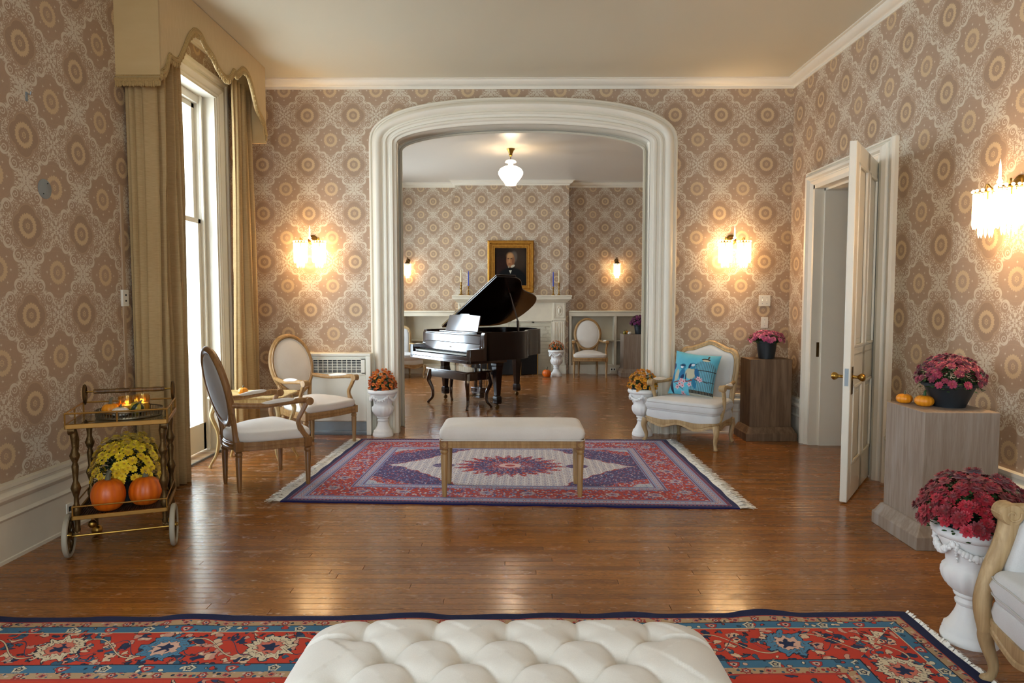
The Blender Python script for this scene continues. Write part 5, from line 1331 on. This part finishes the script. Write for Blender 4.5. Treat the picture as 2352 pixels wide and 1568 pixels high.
    m_ = MB(); m_.b2((-.20, .40, .13), (.02, .50, .20)); m_.b2((-.18, .41, .06), (.0, .49, .13))
    for xx in (-.15, -.03): m_.bar((xx, .45, .18), (xx, .45, .66), .035)
    m_.bar((-.20, .45, .60), (.02, .45, .60), .05); ly_ = m_.build('pedal_lyre', M['mahogany'], t, bevel=.004)
    for xx in (-.15, -.09, -.03): MB().tube([(xx, .42, .10), (xx, .33, .095), (xx, .28, .085)], [.008, .010, .014], 8, True, .5).build('pedal', M['brass'], ly_)
    r_ = MB(); 
    for xx in (-.12, -.06): r_.tube([(xx, .56, .10), (xx, .60, .62)], .004, 6)
    r_.build('pedal_rod', M['brass_dark'], ly_)
piano()
def piano_bench():
    t = thing('piano_bench', 'black piano bench with curved legs tucked under the grand piano', 'bench', (-.76, 9.068, 0), math.atan2(-.663, .566)); w, d, H = .435, .185, .495
    MB().b2((-w - .035, -d - .03, H - .022), (w + .035, d + .03, H)).build('seat', M['mahogany'], t, bevel=.006)
    m_ = MB(); m_.b2((-w, -d, H - .12), (w, -d + .02, H - .022)); m_.b2((-w, d - .02, H - .12), (w, d, H - .022)); m_.b2((-w, -d, H - .12), (-w + .02, d, H - .022)); m_.b2((w - .02, -d, H - .12), (w, d, H - .022)); m_.build('apron', M['mahogany'], t, bevel=.003)
    for x in (-1, 1):
        for y in (-1, 1):
            P = catmull([(x * (w - .02), y * (d - .02), H - .03), (x * (w + .005), y * (d + .005), H - .15), (x * (w + .0), y * (d + .0), H - .20), (x * (w - .03), y * (d - .03), .20), (x * (w - .03), y * (d - .03), .09), (x * (w + .005), y * (d + .005), .03), (x * (w + .015), y * (d + .015), .006)], 4)
            n = len(P); MB().tube(P, [lerp(.034, .017, min(1, i / n / .75)) if i < n - 3 else .020 for i in range(n)], 8).build('leg', M['mahogany'], t)
piano_bench()

# ---- pedestals
def pedestal(label, loc, H, wd, rz=0.0, s=.208, sy=None):
    sy = sy or s
    t = thing('wooden_pedestal', label, 'pedestal', loc, rz, 'square wooden pedestals')
    MB().b2((-s, -sy, .12), (s, sy, H)).build('shaft', M[wd], t, bevel=.004)
    def sq(k, z): return [(a * k, b * (k - s + sy), z) for a, b in ((-1, -1), (1, -1), (1, 1), (-1, 1))]
    MB().rings([sq(s + .047, 0), sq(s + .047, .075), sq(s + .040, .082), sq(s + .036, .088), sq(s + .012, .135), sq(s + .004, .14)]).build('base', M[wd], t, bevel=.003)
    return t
pedestal('brown wooden pedestal holding the potted pink mum', (2.545, 6.935, 0), .815, 'brown_wood', 0, .208, .148)
pedestal('weathered grey wooden pedestal holding the potted burgundy mum and mini pumpkins', (2.505, 4.01, 0), .775, 'grey_wood', R(-1.5))
pedestal('grey wooden pedestal holding the potted purple mum and gourds', (2.18, 12.70, 0), .78, 'grey_wood', 0)
# ================================================================ URNS, PLANTS, PUMPKINS
def urn_mesh():
    parts = []
    fl16 = lambda lo, hi, n, d: (lambda a, i, z: 1 + (d * (abs(math.cos(a * n / 2)) - .5) if lo <= z <= hi else 0))
    foot = MB().lathe([(.104, 0), (.106, .012), (.104, .026), (.099, .032), (.097, .045), (.092, .06), (.082, .068), (.070, .085), (.058, .11), (.050, .135), (.048, .15), (.056, .155), (.058, .166), (.050, .172), (.048, .182), (.060, .188), (.064, .197), (.058, .206), (0, .206)], 48, mod=lambda a, i, z: 1 + (.07 * (abs(math.cos(a * 8)) - .5) if .07 <= z <= .15 else (.05 * (abs(math.sin(a * 7 + z * 90)) - .5) if .03 < z < .065 else 0)))
    bowl = MB().lathe([(.052, .200), (.070, .212), (.090, .232), (.103, .256), (.109, .280), (.108, .300), (.100, .312), (.094, .320), (.096, .345), (.103, .375), (.114, .402), (.124, .42), (.130, .432), (.132, .445), (.118, .445), (.110, .40), (0, .40)], 64, mod=lambda a, i, z: 1 + (.085 * (abs(math.cos(a * 8)) - .5) if 2 <= i <= 5 else (.04 * (abs(math.cos(a * 8)) - .5) if i in (1, 6) else 0)))
    rim = MB().lathe([(.124, .438), (.138, .440), (.150, .450), (.154, .462), (.152, .476), (.144, .486), (.132, .488), (.124, .480), (.116, .44), (0, .435)], 64, mod=lambda a, i, z: 1 + (.018 * math.sin(a * 18 + z * 160) if 1 <= i <= 5 else 0))
    gar = MB(); rng = random.Random(8); ns = 5
    for k in range(ns):
        a0 = 2 * PI * k / ns
        for i in range(15):
            t = i / 14; a = a0 + t * 2 * PI / ns; z = .425 - .045 * math.sin(PI * t); r = .112 + (z - .37) * .32 + .008; gar.ball((r * math.cos(a), r * math.sin(a), z + rng.uniform(-.004, .004)), .0105 + .004 * math.sin(PI * t) + rng.uniform(-.002, .002), 7, 5)
            if i % 2: gar.ball(((r + .006) * math.cos(a), (r + .006) * math.sin(a), z - .009), .008, 6, 4)
        r = .128
        for j in range(6): b = 2 * PI * j / 6; gar.ball((r * math.cos(a0) - .012 * math.cos(b) * math.sin(a0), r * math.sin(a0) + .012 * math.cos(b) * math.cos(a0), .425 + .014 * math.sin(b)), .009, 6, 4)
        gar.ball((r * math.cos(a0) * 1.05, r * math.sin(a0) * 1.05, .425), .008, 6, 4)
        for j in range(5): gar.ball(((.122 - j * .004) * math.cos(a0 + .02 * (j % 2)), (.122 - j * .004) * math.sin(a0 + .02 * (j % 2)), .402 - j * .013), .010 - j * .0012, 6, 4)
    return (('foot', foot), ('bowl', bowl), ('rim', rim), ('garland', gar))
URN = [(n, m_) for n, m_ in urn_mesh()]; URN_O = []
def urn(label, loc, rz=0.0):
    t = thing('plaster_urn', label, 'urn', loc, rz, 'white plaster urns')
    if not URN_O:
        for n, m_ in URN: URN_O.append(m_.build(n, M['white_plaster'], t, smooth=60))
    else:
        for o in URN_O: c = o.copy(); col.objects.link(c); c.parent = t
    return t
BLOOMS = {}
def bloom_mesh(mat, kind):
    if (mat, kind) in BLOOMS: return BLOOMS[(mat, kind)]
    m_ = MB(); rng = random.Random(1)
    if kind == 'open': layers = ((12, .022, .10, .0), (11, .0175, .55, .002), (8, .012, .95, .004), (5, .007, 1.25, .005))
    else: layers = ((11, .018, .35, .0), (10, .0155, .85, .003), (8, .011, 1.15, .006), (5, .006, 1.35, .009))
    for n, L, el, z0 in layers:
        for i in range(n):
            a = 2 * PI * (i + rng.uniform(-.2, .2)) / n + n; e = el + rng.uniform(-.12, .12); w = L * .26; c, s_ = math.cos(a), math.sin(a)
            def P(d, up, side): return (c * d - s_ * side, s_ * d + c * side, z0 + up)
            r1, h1 = L * .55 * math.cos(e), L * .55 * math.sin(e); r2, h2 = r1 + L * .45 * math.cos(e * .7), h1 + L * .45 * math.sin(e * .7)
            if kind != 'open' and el > .5: r2, h2 = r1 + L * .2 * math.cos(e), h1 + L * .4
            b = len(m_.v); m_.v += [P(.001, 0, 0), P(r1, h1, w), P(r2, h2, w * .35), P(r2, h2, -w * .35), P(r1, h1, -w)]; m_.f.append((b, b + 4, b + 3, b + 2, b + 1))
    o = m_.build('bloom', M[mat], None, smooth=0); me = o.data; bpy.data.objects.remove(o); BLOOMS[(mat, kind)] = me; return me
def mum(label, loc, mat, rad, top, nb, bsz=1.0, kind='open', pot=None, seed=1, leaf='leaf', low=-.1, name='potted_mum', group='potted chrysanthemums', clump=0.0):
    """loc: base of the pot; pot = (r_bottom, r_top, height)"""
    t = thing(name, label, 'flowers', loc, 0, group); rng = random.Random(seed); rb, rt, ph = pot
    p = MB().lathe([(0, 0), (rb, 0), (rb, .006), (rt * .96, ph - .022), (rt * 1.05, ph - .020), (rt * 1.06, ph - .004), (rt * 1.02, ph), (rt * .93, ph - .002), (rt * .9, ph - .02), (0, ph - .02)], 32, cap=False); p.build('pot', M['black_plastic'], t, smooth=35)
    zc = ph; hgt = top - ph; me = bloom_mesh(mat, kind); k = 0; N = nb
    for i in range(N * 2):
        if k >= nb: break
        f = (i + .5) / N; 
        if f > 1: break
        cz = 1 - f * (1 - low); az = i * 2.39996 + rng.uniform(-.25, .25); cz += rng.uniform(-.05, .05); cz = min(1, cz); s_ = math.sqrt(max(0, 1 - cz * cz)); q = rng.uniform(.93, 1.05)
        if clump and math.sin(az * 2.3 + cz * 7 + seed) * .5 + .5 < clump and cz < .55: continue
        nx, ny, nz = s_ * math.cos(az), s_ * math.sin(az), cz
        o = bpy.data.objects.new('bloom', me); col.objects.link(o); o.parent = t; o.location = (rad * nx * q, rad * ny * q, zc + hgt * nz * q + (.0 if cz > 0 else -.0))
        d = Vector((nx / rad, ny / rad, max(nz, .05) / hgt + 1.5)).normalized(); o.rotation_euler = d.to_track_quat('Z', 'Y').to_euler(); sc_ = bsz * rng.uniform(.8, 1.15); o.scale = (sc_, sc_, sc_); k += 1
    m_ = MB(); nl = int(420 * min(1.6, rad / .13))
    for i in range(nl):
        cz = rng.uniform(low - .25, .93); az = rng.uniform(0, 2 * PI); s_ = math.sqrt(max(0, 1 - cz * cz)); q = rng.uniform(.45, .97); c = Vector((rad * s_ * math.cos(az) * q, rad * s_ * math.sin(az) * q, zc + hgt * cz * q)); c.z = max(c.z, ph - .045)
        if c.z < ph + .004 and math.hypot(c.x, c.y) < rt * .95: c.z = ph + .004
        d = Vector((math.cos(az) + rng.uniform(-.6, .6), math.sin(az) + rng.uniform(-.6, .6), rng.uniform(-.5, .7))).normalized(); u = d.cross(Vector((0, 0, 1))).normalized(); L = rng.uniform(.016, .032); w = L * .38; n_ = u.cross(d)
        b = len(m_.v); m_.v += [tuple(c), tuple(c + d * L * .35 + u * w), tuple(c + d * L * .7 + u * w * .55 - n_ * .002), tuple(c + d * L), tuple(c + d * L * .7 - u * w * .55 - n_ * .002), tuple(c + d * L * .35 - u * w), tuple(c + d * L * .4 + n_ * .003)]
        m_.f += [(b, b + 1, b + 6), (b + 1, b + 2, b + 6), (b + 2, b + 3, b + 6), (b + 3, b + 4, b + 6), (b + 4, b + 5, b + 6), (b + 5, b, b + 6)]
    for i in range(16):
        a = rng.uniform(0, 2 * PI); q = rng.uniform(.3, .8); m_.tube([(rt * .5 * math.cos(a), rt * .5 * math.sin(a), ph - .02), (rad * q * math.cos(a), rad * q * math.sin(a), zc + hgt * .55)], .0025, 4)
    m_.build('foliage', M[leaf], t, smooth=0, kind='stuff')
    MB().lathe([(0, ph - .019), (rt * .88, ph - .019), (rt * .5, ph - .010), (0, ph - .008)], 20, cap=False).build('soil', M['black_cloth'], t)
    return t
# flanking the arch
urn('white plaster urn holding the orange mum next to the wall heater', (-1.379, 7.015, 0), .3)
mum('rust orange mum set in the urn next to the wall heater', (-1.379, 7.015, .438), 'mum_orange', .135, .245, 100, 1.2, 'ball', (.085, .112, .07), 2)
urn('white plaster urn holding the amber mum beside the cushioned armchair', (1.318, 7.06, 0), .8)
mum('amber and yellow mum set in the urn beside the cushioned armchair', (1.318, 7.06, .438), 'mum_amber', .140, .24, 110, 1.2, 'ball', (.085, .112, .07), 3)
urn('white plaster urn holding the dark red mum behind the closed-arm chair', (1.875, 2.755, 0), 1.1)
mum('dark red mum set in the urn behind the closed-arm armchair', (1.875, 2.755, .438), 'mum_red', .20, .26, 190, 1.25, 'open', (.085, .112, .07), 5, low=-.02)
urn('small white urn with orange mum standing by the fireplace pilaster', (.75, 12.63, 0), .2)
mum('orange mum set in the urn by the fireplace pilaster', (.752, 12.63, .438), 'mum_orange', .135, .21, 70, 1.0, 'ball', (.085, .112, .07), 6)
urn('white plaster urn half hidden behind the piano, on the armchair side of the hearth', (-.90, 12.55, 0), .2)
mum('orange mum half hidden behind the grand piano', (-.90, 12.55, .438), 'mum_orange', .13, .20, 40, 1.0, 'ball', (.085, .112, .07), 7)
# pots on the pedestals
mum('pink mum in a black pot on the brown pedestal', (2.545, 6.93, .815), 'mum_pink', .165, .275, 95, 1.25, 'open', (.078, .102, .18), 8, low=-.02, clump=.25)
mum('burgundy mum in a wide black pot on the weathered grey pedestal', (2.565, 4.03, .775), 'mum_burgundy', .172, .30, 170, 1.1, 'open', (.085, .140, .145), 9, low=-.05, clump=.3)
mum('purple mum in a black pot on the grey pedestal beyond the arch', (2.29, 12.68, .78), 'mum_purple', .165, .345, 130, 1.1, 'open', (.075, .10, .17), 10, leaf='leaf_dark', low=.05)

def pumpkin(name, label, loc, r, h, mat, ribs=12, stem=.04, group=None, rx=0.0, ry=0.0, rz=0.0, depth=.055, smat='pump_stem'):
    t = thing(name, label, 'pumpkin', loc, rz, group); rng = random.Random(int(r * 1e5))
    def fn(u, v):
        a = 2 * PI * u; ph = PI * v - PI / 2; k = 1 - depth * (1 - abs(math.cos(a * ribs / 2)) ** .6) * max(0, math.cos(ph)) ** .5
        cr = max(.0, math.cos(ph)) ** .82; z = math.sin(ph) * (1 - .14 * (1 - cr) * (1 if ph > 0 else .9)); return (r * cr * k * math.cos(a), r * cr * k * math.sin(a), h * z)
    b = MB().grid(fn, ribs * 6, 18, wrap=True); o = b.build('flesh', M[mat], t, smooth=180); o.location.z = h * .86; o.rotation_euler = (rx, ry, 0)
    sm = MB(); P = catmull([(0, 0, h * .80), (.002, 0, h * .86 + stem * .3), (stem * .12, stem * .05, h * .86 + stem * .75), (stem * .35, stem * .1, h * .86 + stem)], 4); n = len(P); sm.tube(P, [lerp(stem * .34, stem * .17, i / n) for i in range(n)], 7); so = sm.build('stem', M[smat], t); so.location.z = h * .86; so.rotation_euler = (rx, ry, 0); 
    return t
pumpkin('pumpkin', 'small orange pumpkin on the floor by the fireplace urn', (.565, 12.47, 0), .082, .078, 'pumpkin', 12, .05)
pumpkin('mini_pumpkin', 'mini orange pumpkin at the pedestal edge beside a mini pumpkin with green stem', (2.375, 4.16, .775), .046, .032, 'pumpkin_mini', 10, .02, 'mini pumpkins on the grey pedestal')
pumpkin('mini_pumpkin', 'mini orange pumpkin with leafy green stem touching the black pot', (2.425, 4.04, .775), .052, .036, 'pumpkin_mini', 10, .03, 'mini pumpkins on the grey pedestal', smat='leaf')
pumpkin('mini_pumpkin', 'tiny white pumpkin beside gourds on the far grey pedestal', (2.09, 12.56, .78), .036, .028, 'pumpkin_white', 10, .02)
pumpkin('gourd', 'tiny green and yellow gourd on the far grey pedestal', (2.01, 12.60, .78), .034, .034, 'gourd', 10, .02)
pumpkin('mini_pumpkin', 'tiny orange squash behind the white pumpkin on the far grey pedestal', (2.055, 12.68, .78), .040, .034, 'pumpkin_mini', 10, .02)
pumpkin('mini_pumpkin', 'small orange pumpkin on the gilt side table by the doily', (-2.33, 5.78, .60), .042, .034, 'pumpkin_mini', 10, .02)

# ================================================================ BAR CART
CA = math.atan2(.186, .474); CL = (-2.187, 3.704, 0)
def cart_pt(x, y, z): return (CL[0] + x * math.cos(CA) - y * math.sin(CA), CL[1] + x * math.sin(CA) + y * math.cos(CA), z)
def bar_cart():
    t = thing('bar_cart', 'antique brass and wood bar cart with big spoked wheels', 'bar cart', CL, CA); w, D = .225, .44
    for s in (-1, 1):
        for fy in (0, 1):                         # turned, carved posts leaning outwards
            x = s * .215; y = .03 if not fy else D - .03
            pr = [(.010, .13), (.016, .15), (.012, .17), (.014, .22), (.022, .25), (.022, .27), (.013, .29), (.012, .33), (.020, .36), (.026, .38), (.020, .40), (.012, .42), (.016, .47), (.018, .50), (.012, .52), (.022, .545), (.026, .56), (.018, .58), (.013, .60), (.016, .64), (.020, .67), (.014, .70), (.014, .715)]
            MB().lathe(pr, 12, (x, y, 0)).build('post', M['brass_dark'], t)
        br = MB(); br.tube(catmull([(s * .215, .05, .70), (s * .215, .10, .63), (s * .215, .06, .56), (s * .215, .03, .60)], 4), .010, 7); br.lathe([(.028, -.016), (.030, 0), (.028, .016)], 14, (s * .225, .035, .70), axis='x'); br.build('scroll_bracket', M['brass_dark'], t)
        # wheel
        wx = s * .258; zc = .12
        wo = MB().loop([(wx, .04 + .108 * math.cos(2 * PI * i / 36), zc + .108 * math.sin(2 * PI * i / 36)) for i in range(36)], .012, 8, 1.2).build('wheel', M['rubber'], t)
        sp = MB()
        for i in range(10): a = 2 * PI * i / 10; sp.tube([(wx, .04 + .02 * math.cos(a), zc + .02 * math.sin(a)), (wx, .04 + .10 * math.cos(a), zc + .10 * math.sin(a))], .005, 6)
        sp.loop([(wx, .04 + .095 * math.cos(2 * PI * i / 32), zc + .095 * math.sin(2 * PI * i / 32)) for i in range(32)], .007, 6); sp.build('spokes', M['brass_dark'], wo)
        MB().lathe([(.018, -.016), (.018, .012), (.010, .016), (.010, .022), (0, .024)] if s > 0 else [(0, -.024), (.010, -.022), (.010, -.016), (.018, -.012), (.018, .016)], 14, (wx, .04, zc), axis='x').build('hub', M['brass'], wo)
        # rear leg with small caster
        MB().tube([(s * .19, D - .05, .20), (s * .19, D - .05, .06)], .009, 8).build('rear_leg', M['brass_dark'], t)
        MB().ball((s * .19, D - .05, .032), .031, 14, 8).build('caster', M['brass'], t)
        m_ = MB(); m_.bar((s * .215, .03, .13), (s * .215, .04, .20), .022); m_.bar((s * .215, .04, .13), (s * .255, .04, .125), .014); m_.build('axle_bracket', M['brass_dark'], t)
    MB().tube([(-.245, .03, .115), (.245, .03, .115)], .006, 8).build('axle_rod', M['brass'], t)
    # trays
    m_ = MB()
    for a, b in (((-w - .025, -.02, .712), (w + .025, -.008, .738)), ((-w - .025, D - .012, .712), (w + .025, D, .738)), ((-w - .025, -.02, .712), (-w - .013, D, .738)), ((w + .013, -.02, .712), (w + .025, D, .738))): m_.b2(a, b)
    m_.build('top_frame', M['brass_paint'], t, bevel=.003)
    MB().b2((-w - .013, -.008, .728), (w + .013, D - .012, .737)).build('glass_top', M['table_glass'], t, smooth=0)
    m_ = MB(); zt = .795
    loopy = [(-w - .02, -.015), (w + .02, -.015), (w + .02, D - .005), (-w - .02, D - .005)]
    for i in range(4):
        a, b = loopy[i], loopy[(i + 1) % 4]; m_.tube([(*a, zt), (*b, zt)], .005, 6)
        for k in (.0, .5): q = (lerp(a[0], b[0], k), lerp(a[1], b[1], k)); m_.tube([(*q, .735), (*q, zt)], .0045, 6)
    m_.build('gallery_rail', M['brass_paint'], t)
    m_ = MB()
    for a, b in (((-w - .01, -.01, .212), (w + .01, .002, .235)), ((-w - .01, D - .012, .212), (w + .01, D, .235)), ((-w - .01, -.01, .212), (-w + .002, D, .235)), ((w - .002, -.01, .212), (w + .01, D, .235))): m_.b2(a, b)
    m_.build('lower_frame', M['brass_paint'], t, bevel=.003)
    m_ = MB()
    for i in range(38): x = -w + .006 + i * (2 * w - .012) / 37; m_.box((x, D / 2 - .005, .222), (.0085, D - .02, .006))
    m_.build('cane_shelf', M['cane'], t, smooth=0, kind='stuff')
    m_ = MB(); lo = [(-w - .004, -.004), (w + .004, -.004), (w + .004, D - .006), (-w - .004, D - .006)]
    for i in range(4):
        a, b = lo[i], lo[(i + 1) % 4]; m_.tube([(*a, .285), (*b, .285)], .004, 6)
        m_.tube([(*a, .235), (*a, .285)], .004, 6)
    m_.build('lower_rail', M['brass_paint'], t)
    # handle: turned bar between two discs
    for s in (-1, 1):
        d = MB(); d.loop([(s * .235, D - .01 + .028 * math.cos(2 * PI * i / 20), .845 + .05 * math.sin(2 * PI * i / 20)) for i in range(20)], .009, 7); d.ball((s * .235, D - .01, .81), (.009, .016, .03), 8, 6); d.build('handle_bracket', M['brass_dark'], t)
    pr = []; n = 46
    for i in range(n + 1): q = i / n; f = (q * 4) % 1; pr.append((.0085 + .0065 * abs(math.sin(PI * f)) ** .5 + (.003 if f < .1 or f > .9 else 0), -.19 + .38 * q))
    h = MB().lathe(pr, 14, (0, D - .01, .858), axis='x'); h.build('handle_grip', M['cart_wood'], t); MB().tube([(-.235, D - .01, .858), (.235, D - .01, .858)], .005, 8).build('handle_rod', M['brass'], t)
    # bell
    MB().ball(cp2(-.15, .06, .165), .022, 14, 8).tube([cp2(-.15, .06, .185), cp2(-.15, .06, .215)], .004, 6).build('bell', M['brass'], t)
def cp2(x, y, z): return (x, y, z)
bar_cart()
pumpkin('pumpkin', 'orange pumpkin at the wheel edge of the bar cart lower shelf', cart_pt(-.075, .10, .226), .088, .098, 'pumpkin', 14, .05, 'pumpkins on the cart', rz=.4, depth=.03)
pumpkin('pumpkin', 'orange pumpkin nearer the curtain on the bar cart lower shelf', cart_pt(.105, .145, .226), .086, .090, 'pumpkin', 14, .05, 'pumpkins on the cart', ry=.12, rz=1.9, depth=.03)
mum('bright yellow mum in a black pot on the bar cart lower shelf', cart_pt(-.005, .315, .226), 'mum_yellow', .185, .385, 220, 1.2, 'open', (.075, .10, .165), 12, leaf='leaf_dark', low=-.12, clump=.22)
def tray():
    t = thing('silver_tray', 'round pierced silver tray on the glass top of the cart', 'tray', cart_pt(.03, .20, .7375)); r = .168
    MB().lathe([(0, 0), (r * .9, 0), (r, .004), (r, .012), (r * .97, .014), (r * .93, .010), (0, .010)], 48, cap=False).build('dish', M['tarnish'], t)
    g = MB(); n = 64
    for i in range(n): a = 2 * PI * i / n; g.tube([(r * math.cos(a), r * math.sin(a), .008), (r * 1.015 * math.cos(a), r * 1.015 * math.sin(a), .038)], .0028, 5)
    g.build('gallery', M['tarnish'], t, kind='stuff'); MB().loop([(r * 1.015 * math.cos(2 * PI * i / 48), r * 1.015 * math.sin(2 * PI * i / 48), .040) for i in range(48)], .004, 6).build('gallery_rim', M['tarnish'], t)
plain('tarnish', '#7f735c', .35, .9, var=.25, scale=40); tray()
zt = .748
pumpkin('mini_pumpkin', 'mini orange pumpkin on the silver tray next to the white one', cart_pt(-.065, .20, zt), .046, .036, 'pumpkin_mini', 10, .035)
pumpkin('mini_pumpkin', 'mini orange pumpkin on the silver tray in front of the candle glasses', cart_pt(-.02, .27, zt), .040, .034, 'pumpkin_mini', 9, .03)
pumpkin('mini_pumpkin', 'mini white pumpkin at the front of the silver tray', cart_pt(-.005, .13, zt), .045, .028, 'pumpkin_white', 10, .018)
pumpkin('gourd', 'dark green striped gourd on the silver tray', cart_pt(.07, .185, zt), .040, .038, 'gourd', 10, .02, ry=.5)
def votive(x, y, label):
    t = thing('candle_glass', label, 'candle glass', cart_pt(x, y, zt), 0, 'candle glasses on the tray')
    MB().lathe([(0, .002), (.040, .002), (.042, .006), (.045, .098), (.043, .099), (.039, .008), (0, .007)], 28, cap=False).build('glass_cup', M['jar_glass'], t)
    MB().lathe([(0, .008), (.036, .008), (.036, .050), (0, .050)], 20, cap=False).build('wax', M['candle_cream'], t); MB().ball((0, 0, .062), (.004, .004, .010), 8, 6).build('flame', M['flame'], t)
    point(tuple(Vector(cart_pt(x, y, zt)) + Vector((0, 0, .06))), .12, (1, .6, .2), .01)
votive(.015, .215, 'lit candle glass behind the white mini pumpkin'); votive(.085, .275, 'lit candle glass behind the striped gourd')

# ================================================================ HALL THINGS SEEN THROUGH THE DOOR
def hall():
    mats = plain('hall_rug', '#7a4a4e', .9, var=.4, scale=24)
    o = MB().b2((3.5, 7.1, .0005), (5.6, 9.6, .010)).build('hall_rug', M['hall_rug'], bevel=.003); tag(o, 'muted red rug on the hall floor beyond the door', 'rug')
    t = thing('hall_table', 'wooden hall table glimpsed through the door', 'table', (4.35, 9.2, .010)); MB().b2((-.35, -.25, .72), (.35, .25, .75)).build('top', M['oak_dark'], t, bevel=.005)
    for x in (-.31, .31):
        for y in (-.21, .21): turned_leg(.72, .025).build('leg', M['oak_dark'], t, loc=(x, y, 0))
    s = thing('black_monitor', 'black screen standing on the hall table', 'monitor', (4.28, 9.2, .76)); MB().b2((-.24, -.015, .09), (.24, .02, .52)).build('screen', M['black_lacquer'], s, bevel=.006); MB().b2((-.03, -.01, .01), (.03, .015, .10)).b2((-.12, -.09, 0), (.12, .09, .012)).build('stand', M['black_iron'], s, bevel=.003)
    m, b = new_mat('floral'); d, r1, r2 = leafy(coords(), 14, wob=.5); setp(b, mix(below(d, .3, .03), '#d8d2c8', sel3(r1, ('#a02a2a', '#2f6a3a', '#b8404a', '#8a3030'))), .8); M['floral'] = m
    t = thing('floral_stool', 'stool with floral cloth cover in the hall', 'stool', (4.12, 7.95, .010)); cushion(rect(.2, .2, 3, .05), .14, .46, .03, .03).build('cover', M['floral'], t, smooth=60)
    for x in (-.14, .14):
        for y in (-.14, .14): turned_leg(.15, .02).build('leg', M['oak_dark'], t, loc=(x, y, 0))
hall()
# side table in front of the far armchair
def far_table():
    t = thing('small_gilt_table', 'small gilt table in front of the far carved armchair', 'side table', (-2.20, 11.78, 0)); w, H = .17, .52
    MB().lathe([(0, H - .02), (w * .9, H - .02), (w, H - .012), (w, H), (0, H)], 28, cap=False).build('top', M['gold_wood'], t)
    for a in (45, 135, 225, 315):
        c, s_ = math.cos(R(a)), math.sin(R(a)); P = catmull([(c * w * .75, s_ * w * .75, H - .02), (c * w * .95, s_ * w * .95, H - .12), (c * w * .72, s_ * w * .72, .22), (c * w * .8, s_ * w * .8, .07), (c * w * 1.05, s_ * w * 1.05, 0.004)], 4); MB().tube(P, [lerp(.016, .008, i / len(P)) for i in range(len(P))], 7).build('leg', M['gold_wood'], t)
far_table()
